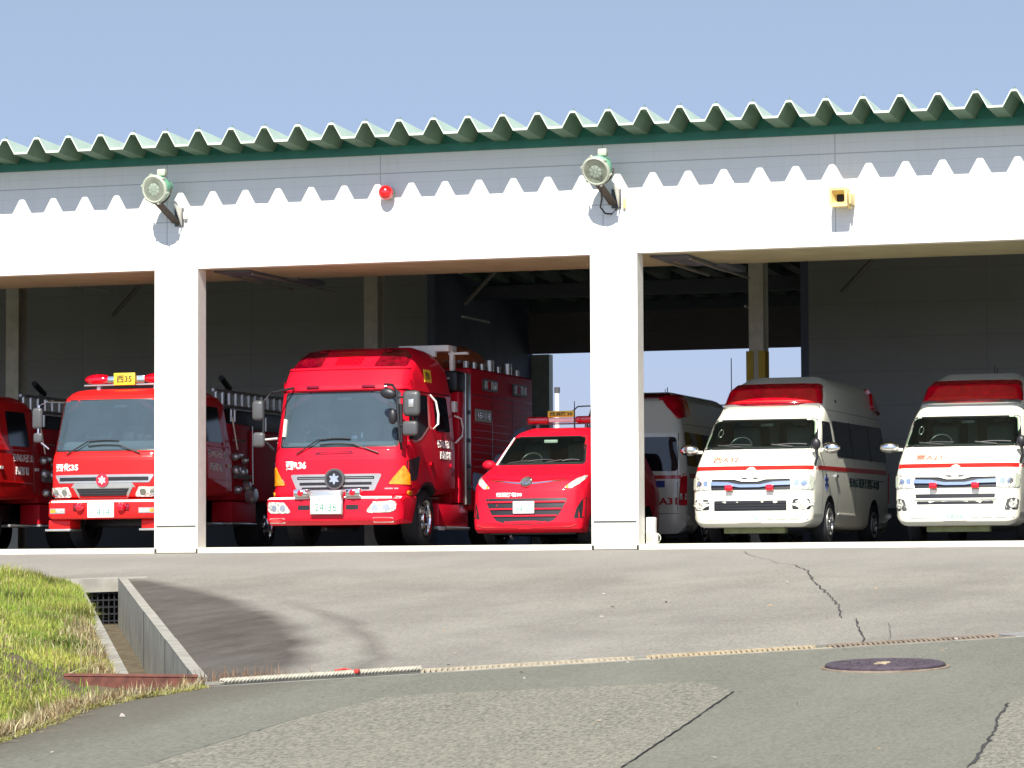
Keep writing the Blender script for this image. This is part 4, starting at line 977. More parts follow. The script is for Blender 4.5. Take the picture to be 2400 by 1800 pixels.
# ------------------------------------------------------------------ rescue truck
def rescue_truck():
    t = thing('rescue_truck', 'large crimson fire rescue truck marked 西R36 with high roof and round crest', 'fire truck', (-19.551, .5, 0), 0)
    red = MT['red']
    wt = interp([(.7, 1.13), (1.55, 1.13), (2.45, 1.08), (2.8, 1.04), (3.0, .97), (3.2, .82)])
    prof = [(.10, .70, .03), (.03, .80, .03), (.03, 1.35, .05), (.07, 1.50, .05), (.10, 1.54, .02), (.31, 2.42, .03), (.24, 2.45, .02), (.27, 2.52, .05), (.48, 2.80, .06), (.58, 2.84, .03), (.98, 3.10, .15), (1.4, 3.17, .3), (2.0, 3.14, .2), (2.32, 2.9, .1), (2.42, 2.4, .05), (2.47, 1.5, 0), (2.47, .92, .04), (2.38, .88, .03), (.5, .70, .1)]
    def rad(y, z):
        if z < 2.45: return .20 if y < .6 else .06
        return .13
    curve = lambda tt, y, z: (.16 if z < 2.44 else .26)*abs(tt)**4*max(0, 1-y/1.3)
    body = mk('cab', loft(fillet(prof, .03, 3), lambda y, z: wt(z), rad, curve, 8, (.9, 1.2, 1.54, 1.8, 2.1, 2.44, 2.6, 2.8, 2.9, 3.0), (.6, 1.2, 1.8)), [red, MT['cab'], MT['dark']], t)
    T = bvh(body); cs = []
    b = BM()
    for s in (-1, 1): lathe(b, [(.56, -.03), (.56, .40)], (s*1.2, 1.12, .42), (-s, 0, 0), 36)
    cs.append(cutter(b, MT['dark'], t))
    ws = fillet([(-.955, 1.565), (.955, 1.565), (.93, 2.405), (-.93, 2.405)], .05)
    cs.append(cutter(prism(BM(), [(x*.985, 1.565+(z-1.565)*.985+.006) for x, z in ws], -.5, 2.1), MT['cab'], t)); cut(body, cs)
    patch('windscreen', T, ws, 'F', MT['wind_blue'], t, .004, .002, .1)
    seal = patch('windscreen_seal', T, fillet([(-.985, 1.545), (.985, 1.545), (.955, 2.425), (-.955, 2.425)], .05), 'F', MT['black'], t, 0, .004, .1)
    cut(seal, [cutter(prism(BM(), [(x*.98, 1.565+(z-1.565)*.985+.006) for x, z in ws], -.5, 2.1), MT['black'], t)])
    mk('dashboard', box(BM(), -.95, .95, .32, .62, 1.50, 1.64, .05), MT['dash'], t)
    for x in (-.6, .1, .65): seat(t, x, 1.05, 1.55, .46)
    steering(t, -.55, .66, 1.72, .21)
    bm = box(BM(), .10, .20, .45, .5, 1.66, 1.74, .01); box(bm, .26, .30, .45, .5, 1.66, 1.78, .005); mk('radio_set', bm, MT['chrome'], t)
    mk('inside_card', box(BM(), -.12, .12, .42, .425, 2.30, 2.35, .002), MT['wlet'], t)
    patch('grip', T, fillet(rect(-.925, -.895, 1.72, 2.0), .01), 'F', MT['white'], t, .012, .03, .1)
    wiper(t, T, (-.66, 1.44), (-.30, 1.66), (.22, 1.67)); wiper(t, T, (.70, 1.44), (.30, 1.58), (-.28, 1.585))
    patch('vent_slot', T, fillet([(-.36, 1.43), (.30, 1.44), (.26, 1.485), (-.32, 1.475)], .01), 'F', MT['dredlens'], t, 0, .002, .1)
    patch('vent_bar', T, fillet([(-.27, 1.445), (.24, 1.45), (.22, 1.462), (-.26, 1.457)], .004), 'F', red, t, .004, .008, .1)
    for z in (1.395, .79): patch('shut_line', T, rect(-1.05, 1.05, z, z+.007), 'F', MT['dredlens'], t, 0, .001, .08)
    letter(T, '西R36', (-.85, -.49, 1.20, 1.335), 'F', MT['wlet'], t, .04)
    # grille with round crest
    g = patch('grille', T, fillet([(-.76, 1.125), (-.64, .865), (.64, .865), (.76, 1.125)], .03), 'F', MT['silver'], t, .0, .012, .1)
    for z0, z1, w in ((1.045, 1.09, .64), (.955, 1.0, .60), (.885, .925, .56)):
        patch('grille_slot', T, fillet(rect(-w, w, z0, z1), .01), 'F', MT['black'], g, .013, .002, .1)
    patch('grille_bar', T, rect(-.62, .62, 1.062, 1.070), 'F', MT['silver'], g, .016, .006, .1)
    cd_ = patch('crest_disc', T, ring((0, 1.05), .165, 32), 'F', MT['greyp'], t, .02, .03, .3); 
    patch('crest_ring', T, ring((0, 1.05), .13, 32), 'F', MT['black'], cd_, .052, .004, .3)
    pts = []
    for i in range(24):
        a = math.pi*2*i/24; q = i % 4; rr = .092*(1.0 if q == 0 else .74 if q in (1, 3) else .5); pts.append((rr*math.sin(a), 1.05+rr*math.cos(a)))
    patch('crest', T, pts, 'F', MT['chrome'], cd_, .057, .008, .3)
    patch('name_strip', T, rect(.80, 1.0, .885, .905), 'F', MT['silver'], t, .0, .005, .1)
    for s in (-1, 1):
        a = patch('turn_signal', T, fillet([(.86, .965), (1.125, .955), (1.12, 1.12), (1.07, 1.26)], .015), 'F', MT['amber'], t, .001, .014, .05, mirror=s < 0)
        patch('marker_lamp', T, fillet(rect(.36, .57, 2.475, 2.512), .01), 'F', MT['dredlens'], t, .0, .03, .1, mirror=s < 0)
        patch('roof_lens', T, fillet([(.44, 2.825), (.95, 2.815), (.93, 3.0), (.82, 3.09), (.48, 3.125)], .04), 'F', MT['dredlens'], t, .001, .01, .06, mirror=s < 0)
    patch('roof_lens', T, fillet(rect(-.24, .20, 2.86, 3.09), .02), 'F', MT['redlens'], t, .001, .006, .08)
    patch('visor_edge', T, [(-1.0, 2.775), (1.0, 2.775), (1.0, 2.80), (-1.0, 2.80)], 'F', red, t, 0, .022, .06)
    # bumper stands proud of the cab
    bp = fillet([(-.22, .33, .03), (-.30, .40, .03), (-.30, .72, .02), (-.27, .77, .02), (.10, .78, .02), (.62, .78, .02), (.62, .72, 0), (.42, .36, .03)], .02, 3)
    bb = mk('bumper', loft(bp, lambda y, z: 1.135, lambda y, z: .12 if y < 0 else .03, lambda tt, y, z: .22*abs(tt)**4*max(0, min(1, -y/.3+.3)), 10, (.45, .6), (0, .3)), red, t); TB = bvh(bb)
    patch('bumper_strip', TB, rect(-1.10, 1.10, .735, .765), 'F', MT['wlet'], bb, 0, .006, .08)
    for s in (-1, 1):
        h = patch('headlight', TB, fillet([(.60, .515), (.98, .52), (1.05, .56), (1.06, .67), (1.02, .70), (.74, .685)], .04), 'F', MT['hlamp'], t, .001, .012, .05, mirror=s < 0)
        for cx in (.76, .92): patch('bulb', TB, ring((s*cx, .60), .05), 'F', MT['chrome'], h, .014, .006, .3)
        patch('lower_slot', TB, fillet([(.27, .385), (.68, .39), (.66, .45), (.30, .445)], .02), 'F', MT['dredlens'], t, 0, .002, .1, mirror=s < 0)
        patch('bumper_slot', TB, fillet(rect(.30, .50, .565, .64), .02), 'F', MT['black'], t, 0, .002, .1, mirror=s < 0)
        f = patch('fog_lamp', TB, fillet(rect(.73, 1.02, .365, .445), .015), 'F', MT['silver'], t, 0, .006, .08, mirror=s < 0)
        patch('fog_lens', TB, rect(.76, .99, .385, .425), 'F', MT['redlens'], f, .008, .003, .08, mirror=s < 0)
        bm = box(BM(), s*.43-.12, s*.43+.12, -.36, -.22, .765, .885, .015); fl = mk('flasher_box', bm, MT['chrome'], t)
        bm = lathe(BM(), [(.048, 0), (.046, .025), (.02, .04), (0, .042)], (s*.43, -.36, .825), (0, -1, 0), 18); mk('flasher', bm, MT['redlens'], fl)
        bm = tube(BM(), [(s*.27, -.32, .74), (s*.27, -.40, .77), (s*.27, -.42, .84), (s*.33, -.38, .86)], .02, 8); mk('shackle', bm, MT['chrome'], t)
    mk('plate_frame', box(BM(), -.27, .27, -.37, -.33, .49, .86, .01), MT['silver'], t)
    plate(t, (0, -.375, .64), .50, .27, '熊本 800', '24-36')
    # sides
    for v in 'LR':
        s = 1 if v == 'R' else -1
        patch('door_window', T, fillet([(.36, 1.66), (.62, 1.66), (.86, 1.72), (1.20, 1.90), (1.22, 2.38), (.50, 2.38)], .04), v, MT['sideglass'], t, .001, .004, .12)
        patch('rear_window', T, fillet([(1.56, 1.84), (2.24, 1.84), (2.12, 2.39), (1.52, 2.39)], .04), v, MT['sideglass'], t, .001, .004, .12)
        patch('window_trim', T, [(.34, 1.63), (.64, 1.63), (.88, 1.69), (1.24, 1.88), (1.24, 1.895), (.87, 1.708), (.63, 1.65), (.34, 1.65)], v, MT['silver'], t, .001, .006, .15)
        for y, z0, z1 in ((.30, .95, 2.4), (1.38, .95, 2.4), (2.34, .95, 2.4)): patch('shut_line', T, rect(y, y+.012, z0, z1), v, MT['dredlens'], t, 0, .001, .2)
        patch('drip_rail', T, rect(.25, 2.36, 2.42, 2.44), v, MT['dredlens'], t, 0, .01, .2)
        patch('step_vent', T, fillet([(.24, 1.02), (.58, 1.02), (.66, 1.10), (.78, 1.42), (.26, 1.33)], .02), v, MT['black'], t, .0, .004, .1)
        letter(T, '菊池広域連合', (1.60, 2.36, 1.575, 1.70), v, MT['wlet'], t, .03); letter(T, '西消防署', (1.72, 2.24, 1.40, 1.525), v, MT['wlet'], t, .03)
        pl = patch('yellow_sign', T, rect(1.18, 1.50, 2.60, 2.80), v, MT['yellow'], t, .002, .006, .3); letter(T, '西R', (1.23, 1.45, 2.64, 2.76), v, MT['ylet'], pl, .03, .010)
        patch('marker_lamp', T, fillet(rect(.26, .40, .80, .86), .02), v, MT['amber'], t, .002, .02, .1)
        for y in (1.24, 2.18): patch('door_handle', T, fillet(rect(y, y+.13, 1.28, 1.33), .01), v, MT['redlens'], t, .005, .02, .2)
        bm = tube(BM(), [(s*1.09, 1.36, 2.40), (s*1.15, 1.46, 2.30), (s*1.18, 1.50, 2.1), (s*1.18, 1.48, 1.95), (s*1.13, 1.40, 1.86)], .018, 8); mk('grab_rail', bm, MT['wlet'], t)
        bm = tube(BM(), [(s*1.12, 2.44, 2.12), (s*1.19, 2.56, 2.08), (s*1.20, 2.62, 1.95), (s*1.20, 2.60, 1.80), (s*1.12, 2.48, 1.68)], .016, 8); mk('grab_rail', bm, MT['wlet'], t)
        patch('arch_lip', T, [(1.12+.60*math.cos(a), .42+.60*math.sin(a)) for a in [math.pi*(.2+.6*k/12) for k in range(13)]]+[(1.12+.565*math.cos(a), .42+.565*math.sin(a)) for a in [math.pi*(.8-.6*k/12) for k in range(13)]], v, MT['black'], t, .0, .01, .3)
        wheel(t, s*1.10, 1.12, .45, .45, .27, .28, s, 'truck'); wheel(t, s*1.10, 5.0, .45, .45, .5, .28, s, 'truck')
        # skirt with chrome tread plate
        mk('skirt', box(BM(), min(s*1.10, s*.78), max(s*1.10, s*.78), 1.72, 3.16, .34, .70, .02), red, t); mk('tread_plate', box(BM(), min(s*1.12, s*.8), max(s*1.12, s*.8), 1.70, 3.18, .285, .335, .004), MT['silver'], t)
        mk('step_light', box(BM(), min(s*1.1, s*1.13), max(s*1.1, s*1.13), 1.70, 1.95, .27, .33, .004), MT['wlet'], t)
    # mirrors on the right, with dark brackets
    bm = tube(BM(), [(.74, .26, 2.52), (.92, .10, 2.50), (1.02, .02, 2.40), (1.06, -.02, 2.0), (1.08, .0, 1.65), (1.06, .12, 1.50)], .022, 8)
    tube(bm, [(1.04, 0, 2.30), (1.22, -.02, 2.30)], .018, 8); tube(bm, [(1.05, 0, 1.85), (1.22, -.02, 1.88)], .018, 8); tube(bm, [(1.05, 0, 1.92), (.96, -.03, 2.0)], .015, 8); tube(bm, [(1.02, 0, 2.36), (.9, -.02, 2.37)], .015, 8)
    tube(bm, [(1.09, .02, 2.2), (1.09, .02, 1.6)], .03, 8); mk('mirror_bracket', bm, MT['black'], t)
    bm = box(BM(), 1.14, 1.42, -.07, .04, 2.00, 2.40, .07, 4); m_ = mk('main_mirror', bm, MT['greyp'], t); mk('mirror_badge', box(BM(), 1.25, 1.33, -.078, -.068, 2.14, 2.26, .003), MT['silver'], m_)
    mk('lower_mirror', box(BM(), 1.13, 1.38, -.06, .05, 1.70, 1.93, .05, 4), MT['greyp'], t)
    bm = ellip(BM(), (.90, -.03, 2.36), (.135, .06, .085), 20, 12, Matrix.Rotation(R(12), 3, 'Y')); mk('round_mirror', bm, MT['black'], t)
    bm = ellip(BM(), (.97, -.03, 2.00), (.07, .05, .12), 18, 12); mk('round_mirror', bm, MT['black'], t)
    # mirrors on the left
    bm = tube(BM(), [(-.80, .3, 2.50), (-1.05, .02, 2.42), (-1.18, -.02, 2.3), (-1.20, 0, 1.7), (-1.06, .1, 1.52)], .02, 8); mk('mirror_bracket', bm, MT['black'], t)
    mk('main_mirror', box(BM(), -1.38, -1.18, -.06, .05, 1.98, 2.30, .06, 4), MT['greyp'], t); mk('lower_mirror', box(BM(), -1.37, -1.17, -.05, .05, 1.56, 1.80, .05, 4), MT['greyp'], t)
    bm = tube(BM(), [(-1.17, 0, 1.68), (-1.0, .1, 1.70)], .02, 8); mk('mirror_arm', bm, MT['silver'], t)
    # gear between cab and body
    mk('gear_wall', box(BM(), -1.0, 1.0, 2.62, 2.72, .7, 2.5, .01), red, t)
    mk('red_post', box(BM(), 1.0, 1.12, 2.66, 2.95, .72, 2.52, .01), red, t); mk('red_post', box(BM(), -1.12, -1.0, 2.66, 2.95, .72, 2.52, .01), red, t)
    for s in (-1, 1):
        p_ = mk('silver_post', box(BM(), min(s*1.07, s*1.135), max(s*1.07, s*1.135), 2.97, 3.22, .70, 2.84, .012), MT['silver'], t)
        for z in (2.18, 1.72, 1.3, .95): mk('post_clip', box(BM(), min(s*1.1, s*1.15), max(s*1.1, s*1.15), 2.98, 3.2, z, z+.06, .005), MT['greyp'], p_)
    mk('black_case', box(BM(), .72, 1.13, 2.56, 2.98, 2.52, 2.86, .05, 3), MT['black'], t); mk('case_clip', box(BM(), .85, 1.0, 2.545, 2.56, 2.72, 2.75, .003), MT['silver'], t)
    mk('white_lamp', box(BM(), 1.0, 1.12, 2.48, 2.62, 2.18, 2.36, .02), MT['wlet'], t)
    bm = box(BM(), .16, 1.02, 2.45, 2.85, 3.17, 3.27, .01); box(bm, .98, 1.04, 2.6, 2.72, 2.86, 3.18, .006); box(bm, .95, 1.28, 2.62, 2.72, 3.12, 3.16, .005); box(bm, .55, .8, 2.40, 2.5, 3.08, 3.18, .005); mk('ladder_cradle', bm, MT['wlet'], t)
    mk('front_mast', box(BM(), -.02, .20, 1.9, 2.0, 3.13, 3.19, .004), MT['wlet'], t)
    # rear body
    bd = mk('equipment_body', box(BM(), -1.13, 1.13, 3.22, 6.5, .62, 2.95, .05, 3), MT['redside'], t); TBd = bvh(bd)
    for v in 'LR':
        patch('body_panel_line', TBd, rect(3.3, 6.45, 2.50, 2.515), v, MT['dredlens'], bd, 0, .003, .5)  # dark red panel line along the body
        for y in (4.3, 5.4): patch('shutter_line', TBd, rect(y, y+.03, .72, 2.5), v, MT['dredlens'], bd, 0, .004, .5)
        for i in range(14): patch('slat_line', TBd, rect(3.34, 6.44, .85+i*.12, .856+i*.12), v, MT['dredlens'], bd, 0, .002, 1)
        for y0 in (3.80, 5.36):
            f = patch('scene_light', TBd, fillet(rect(y0, y0+.72, 2.60, 2.79), .02), v, MT['greyp'], t, 0, .03, .4)
            for k in range(4): patch('scene_lens', TBd, fillet(rect(y0+.05+k*.17, y0+.17+k*.17, 2.63, 2.76), .015), v, MT['hlamp' if k != 1 else 'redlens'], f, .031, .012, .3)
        ns = patch('name_plate', TBd, rect(3.44, 4.26, 2.08, 2.28), v, MT['lampgrey'], t, 0, .008, .5); letter(TBd, 'RESCUE', (3.52, 4.18, 2.13, 2.23), v, MT['dredlens'], ns, .02, .010)
        patch('blue_swoosh', TBd, fillet([(3.3, .9), (3.3, 1.25), (3.9, 1.2), (4.5, 1.55), (5.0, 1.62), (5.5, 2.0), (6.2, 2.15), (5.9, 1.7), (5.3, 1.3), (4.7, 1.25), (4.3, .9), (3.8, 1.0)], .1), v, MT['blue'], t, 0, .003, .6)
        letter(TBd, '119', (4.6, 5.3, 1.0, 1.24), v, MT['wlet'], t, .02)
    for i, y in enumerate((3.35, 3.75, 4.15, 4.55, 5.0, 5.5, 6.0)):
        bm = tube(BM(), [(1.0, y, 2.95), (1.0, y, 3.06+.08*(i in (3, 5)))], .05+.03*(i in (3, 5)), 10); mk('roof_fitting', bm, MT['silver'], t)
    bm = tube(BM(), [(.9, 3.3, 3.06), (.9, 6.3, 3.06)], .025, 6); tube(bm, [(.5, 3.3, 3.06), (.5, 6.3, 3.06)], .025, 6)
    for k in range(11): tube(bm, [(.5, 3.35+k*.29, 3.06), (.9, 3.35+k*.29, 3.06)], .018, 6)
    mk('roof_ladder', bm, MT['silver'], t)
    bm = ellip(BM(), (.45, 4.4, 3.12), (.35, 1.3, .27), 24, 12); mk('orange_cover', bm, MT['orange'], t)
    mk('chassis', box(BM(), -.5, .5, .4, 6.4, .5, .8, .02), MT['black'], t); mk('axle', box(BM(), -.9, .9, 1.05, 1.2, .38, .5, .02), MT['black'], t)
    return t
rescue_truck()

# ------------------------------------------------------------------ chemical / pumper truck
def pumper():
    t = thing('fire_truck', 'scarlet fire engine marked 西化35 with a yellow roof sign reading 西35', 'fire truck', (-23.50, .5, 0), 0, 'older scarlet fire engines')
    red = MT['ored']
    wt = interp([(.5, .985), (1.5, .985), (2.38, .90), (2.5, .86), (2.62, .70)])
    prof = [(.10, .80, .02), (.02, .82, .02), (.0, 1.0, .03), (.01, 1.40, .08), (.06, 1.53, .04), (.10, 1.56, .02), (.30, 2.38, .04), (.36, 2.46, .05), (.55, 2.55, .1), (1.0, 2.60, .3), (2.6, 2.62, .2), (2.86, 2.45, .1), (2.96, 1.6, .05), (2.96, .94, .03), (2.9, .90, .02), (.5, .80, .05)]
    def rad(y, z): return .15 if y < .5 else (.06 if z < 2.4 else .14)
    curve = lambda tt, y, z: .12*abs(tt)**4*max(0, 1-y/1.0)
    body = mk('cab', loft(fillet(prof, .03, 3), lambda y, z: wt(z), rad, curve, 8, (1.2, 1.55, 1.8, 2.1, 2.38, 2.5), (.6, 1.2, 1.8)), [red, MT['cab'], MT['dark']], t)
    T = bvh(body); b = BM()
    for s in (-1, 1): lathe(b, [(.53, -.03), (.53, .36)], (s*1.05, 1.15, .42), (-s, 0, 0), 36)
    cs = [cutter(b, MT['dark'], t)]
    ws = fillet([(-.90, 1.57), (.90, 1.57), (.825, 2.37), (-.825, 2.37)], .06)
    cs.append(cutter(prism(BM(), [(x*.985, 1.57+(z-1.57)*.985+.006) for x, z in ws], -.5, 2.2), MT['cab'], t)); cut(body, cs)
    patch('windscreen', T, ws, 'F', MT['wind_blue'], t, .004, .002, .1)
    seal = patch('windscreen_seal', T, fillet([(-.93, 1.55), (.93, 1.55), (.85, 2.39), (-.85, 2.39)], .06), 'F', MT['black'], t, 0, .004, .1)
    cut(seal, [cutter(prism(BM(), [(x*.98, 1.57+(z-1.57)*.985+.006) for x, z in ws], -.5, 2.2), MT['black'], t)])
    mk('dashboard', box(BM(), -.85, .85, .26, .75, 1.50, 1.72, .09, 3), MT['dash'], t)
    for x in (-.5, .0, .5): seat(t, x, 1.15, 1.6, .4)
    steering(t, -.42, .72, 1.80, .21)
    bm = box(BM(), .12, .30, .50, .58, 1.72, 1.86, .02); box(bm, .36, .46, .5, .58, 1.72, 1.84, .02); box(bm, .50, .64, .45, .55, 1.72, 1.82, .02); mk('radio_set', bm, MT['greyp'], t)
    mk('inside_mirror', box(BM(), -.02, .22, .42, .45, 2.26, 2.31, .01), MT['silver'], t)
    wiper(t, T, (-.66, 1.49), (-.30, 1.70), (.22, 1.71)); wiper(t, T, (.62, 1.50), (.26, 1.635), (-.3, 1.63))
    patch('crease', T, rect(-.95, .95, 1.455, 1.463), 'F', MT['rstripe'], t, 0, .001, .08)
    letter(T, '西化35', (-.85, -.435, 1.235, 1.36), 'F', MT['wlet'], t, .04)
    g = patch('upper_grille', T, fillet([(-.86, 1.175), (-.78, 1.045), (.78, 1.045), (.86, 1.175)], .02), 'F', MT['silver'], t, 0, .012, .1)
    patch('grille_slot', T, fillet(rect(-.77, .77, 1.075, 1.135), .01), 'F', MT['black'], g, .013, .002, .1)
    g3 = patch('mid_panel', T, [(-.56, .97), (.56, .97), (.50, 1.042), (-.50, 1.042)], 'F', MT['silver'], t, 0, .008, .1)
    g2 = patch('lower_grille', T, fillet([(-.52, .975), (-.42, .81), (.42, .81), (.52, .975)], .02), 'F', MT['silver'], t, .002, .016, .1)
    patch('grille_slot', T, fillet([(-.46, .955), (-.385, .838), (.385, .838), (.46, .955)], .01), 'F', MT['black'], g2, .019, .002, .1)
    for z in (.875, .915): patch('grille_slat', T, rect(-.40, .40, z, z+.006), 'F', MT['greyp'], g2, .022, .006, .2)
    c_ = patch('crest_disc', T, ring((0, 1.085), .105, 28), 'F', MT['redlens'], t, .014, .02, .3)
    pts = [(.07*(1 if i % 4 == 0 else .7 if i % 2 else .5)*math.sin(math.pi*i/12), 1.085+.07*(1 if i % 4 == 0 else .7 if i % 2 else .5)*math.cos(math.pi*i/12)) for i in range(24)]
    patch('crest', T, pts, 'F', MT['wlet'], c_, .036, .006, .3)
    for s in (-1, 1):
        h = patch('headlight', T, fillet([(.54, .825), (.97, .825), (.965, .975), (.62, .985)], .03), 'F', MT['hlamp'], t, .001, .012, .05, mirror=s < 0)
        for cx in (.68, .84): patch('bulb', T, ring((s*cx, .90), .05), 'F', MT['chrome'], h, .014, .006, .3)
    bp = fillet([(-.03, .47, .03), (-.06, .52, .03), (-.06, .73, .02), (-.03, .785, .02), (.30, .79, .02), (.45, .60, .02), (.3, .47, .02)], .02, 3)
    bb = mk('bumper', loft(bp, lambda y, z: 1.0, lambda y, z: .10 if y < .05 else .03, lambda tt, y, z: .10*abs(tt)**4, 10, (.6,), (.1,)), red, t); TB = bvh(bb)
    patch('bumper_strip', TB, rect(-.97, .97, .735, .765), 'F', MT['wlet'], bb, 0, .006, .08)
    for s in (-1, 1):
        f = patch('fog_lamp', TB, fillet(rect(.64, .93, .56, .645), .01), 'F', MT['silver'], t, 0, .008, .08, mirror=s < 0)
        patch('indicator', TB, rect(.82, .91, .575, .63), 'F', MT['amber'], f, .01, .003, .1, mirror=s < 0); patch('lens', TB, rect(.66, .81, .575, .63), 'F', MT['hlamp'], f, .01, .003, .1, mirror=s < 0)
        bm = lathe(BM(), [(.075, 0), (.075, .05), (.05, .085), (0, .095)], (s*.36, -.05, .655), (0, -1, 0), 20); mk('flasher', bm, MT['redlens'], t)
        bm = box(BM(), s*.36+(.055 if s > 0 else -.13), s*.36+(.13 if s > 0 else -.055), -.075, -.05, .60, .71, .02); mk('flasher_side_box', bm, MT['dredlens'], t)  # dark red box on the outer side of each flasher
        bm = box(BM(), min(s*.62, s*1.0), max(s*.62, s*1.0), .10, .5, .32, .465, .02); st = mk('step_box', bm, red, t); mk('step_tread', box(BM(), min(s*.6, s*1.04), max(s*.6, s*1.04), .06, .5, .285, .318, .005), MT['silver'], st)
    plate(t, (0, -.075, .61), .46, .235, '熊本 800', '・414')
    # light bar with horn speaker and yellow sign
    bm = box(BM(), -.74, .74, .86, 1.04, 2.64, 2.665, .005)
    for x in (-.5, .5): box(bm, x-.03, x+.03, .9, 1.0, 2.58, 2.64)
    lbr = mk('light_bar', bm, MT['silver'], t)
    for s in (-1, 1):
        bm = BM(); ellip(bm, (s*.52, .95, 2.745), (.245, .125, .095), 24, 14); mk('beacon', bm, MT['redlens'], lbr)
    mk('speaker_box', box(BM(), -.33, .33, .86, 1.04, 2.675, 2.80, .02), MT['chrome'], lbr)
    sg = mk('roof_sign', box(BM(), -.185, .185, .80, .83, 2.645, 2.84, .004), MT['yellow'], lbr); flat_text('西35', (0, .795, 2.742), (1, 0, 0), (0, 0, 1), .27, .12, MT['ylet'], sg, .03)
    # sides
    for v in 'LR':
        s = 1 if v == 'R' else -1
        patch('door_window', T, fillet([(.40, 1.68), (1.36, 1.72), (1.36, 2.34), (.60, 2.34)], .04), v, MT['sideglass'], t, .001, .004, .12)
        patch('rear_window', T, fillet([(1.82, 1.76), (2.58, 1.76), (2.48, 2.34), (1.76, 2.34)], .04), v, MT['sideglass'], t, .001, .004, .12)
        for y, z0, z1 in ((.30, .95, 2.36), (1.56, .95, 2.36), (2.70, .95, 2.36)): patch('shut_line', T, rect(y, y+.012, z0, z1), v, MT['dredlens'], t, 0, .001, .2)
        patch('side_crease', T, rect(.2, 2.9, 1.68, 1.70), v, MT['ored'], t, 0, .012, .2); patch('side_crease', T, rect(1.0, 2.9, 1.14, 1.155), v, MT['ored'], t, 0, .012, .2)
        letter(T, '菊池広域連合', (1.93, 2.70, 1.50, 1.63), v, MT['wlet'], t, .03); letter(T, '西消防署', (2.02, 2.52, 1.28, 1.42), v, MT['wlet'], t, .03)
        for y in (1.40, 2.74): patch('door_handle', T, fillet(rect(y, y+.12, 1.36, 1.41), .01), v, MT['wlet'], t, .005, .02, .2)
        wheel(t, s*.97, 1.15, .44, .44, .24, .27, s, 'truck'); wheel(t, s*.97, 4.5, .44, .44, .45, .27, s, 'truck')
        # mirrors
        bm = tube(BM(), [(s*.84, .36, 2.36), (s*1.02, .1, 2.36), (s*1.12, .0, 2.30), (s*1.14, 0, 1.75), (s*1.0, .1, 1.60)], .016, 8); mk('mirror_bracket', bm, MT['chrome'], t)
        mk('main_mirror', box(BM(), min(s*1.06, s*1.24), max(s*1.06, s*1.24), -.04, .05, 1.92, 2.26, .05, 4), MT['greyp'], t); mk('lower_mirror', box(BM(), min(s*1.06, s*1.22), max(s*1.06, s*1.22), -.03, .05, 1.70, 1.86, .04, 4), MT['greyp'], t)
        # pump panel: chrome valves, gauges, handrails
        bm = tube(BM(), [(s*1.04, 2.80, 2.20), (s*1.06, 2.98, 1.66)], .018, 8); tube(bm, [(s*1.02, 3.72, 2.08), (s*1.02, 3.74, 1.1)], .014, 8); tube(bm, [(s*1.0, 2.95, 1.82), (s*1.02, 3.4, 1.82)], .016, 8); tube(bm, [(s*1.0, 4.35, 2.25), (s*1.0, 4.35, 2.02)], .025, 8); mk('grab_rail', bm, MT['silver'], t)
        bm = BM()
        for y, z, q in ((3.1, 1.55, .07), (3.3, 1.58, .05), (3.5, 1.50, .06), (3.15, 1.32, .09), (3.45, 1.30, .09), (3.6, 1.08, .10), (3.2, 1.0, .07)): lathe(bm, [(q, 0), (q, .05), (q*.6, .10), (0, .11)], (s*.93, y, z), (s, 0, 0), 16)
        tube(bm, [(s*.98, 3.05, 1.22), (s*1.02, 3.6, 1.22)], .04, 8); mk('pump_fittings', bm, MT['silver'], t)
        mk('hose_cap', lathe(BM(), [(.15, 0), (.15, .10), (.11, .14), (0, .15)], (s*.93, 3.75, .92), (s, 0, 0), 20), MT['silver'], t)
        mk('lower_locker', box(BM(), min(s*.6, s*.97), max(s*.6, s*.97), 2.95, 4.0, .46, .80, .02), MT['redside'], t); mk('locker_edge', box(BM(), min(s*.6, s*.985), max(s*.6, s*.985), 2.95, 4.0, .42, .455, .004), MT['silver'], t)
        mk('side_step', box(BM(), min(s*.62, s*.97), max(s*.62, s*.97), 1.85, 2.6, .40, .44, .005), MT['silver'], t)
    mk('pump_panel', box(BM(), -.92, .92, 3.0, 3.85, .82, 2.1, .02), MT['redside'], t)
    mk('tank_body', box(BM(), -.97, .97, 3.85, 6.0, .82, 2.02, .04, 3), MT['redside'], t); mk('gear_deck', box(BM(), -.80, .80, 3.0, 5.9, 2.0, 2.35, .03), MT['black'], t)
    for s in (-1, 1):
        bm = BM()
        for z in (2.40, 2.64): tube(bm, [(s*.80, 2.55, z), (s*.80, 5.8, z)], .03, 6)
        for k in range(12): tube(bm, [(s*.80, 2.65+k*.28, 2.40), (s*.80, 2.65+k*.28, 2.64)], .026, 6)
        lr = mk('ladder_rack', bm, MT['silver'], t)
    bm = BM()
    for x, y in ((.7, 3.2), (.7, 3.35)): tube(bm, [(x+.15, y, 2.14), (x+.15, y, 2.34)], .03, 8)
    mk('nozzle', bm, MT['silver'], t)
    mk('deck_gun', tube(tube(BM(), [(.1, 4.8, 2.35), (.1, 4.8, 2.8)], .05, 8), [(.1, 4.9, 2.8), (.2, 4.3, 2.95)], .05, 8), MT['black'], t)
    mk('chassis', box(BM(), -.45, .45, .3, 6.0, .5, .8, .02), MT['black'], t); mk('axle', box(BM(), -.8, .8, 1.08, 1.22, .36, .5, .02), MT['black'], t)
    return t
P35 = pumper()
PL = copy_tree(P35); PL.location = (-27.17, .80, 0)
tag(PL, 'fire engine cut off by the left edge of the photo, showing only its cab side')

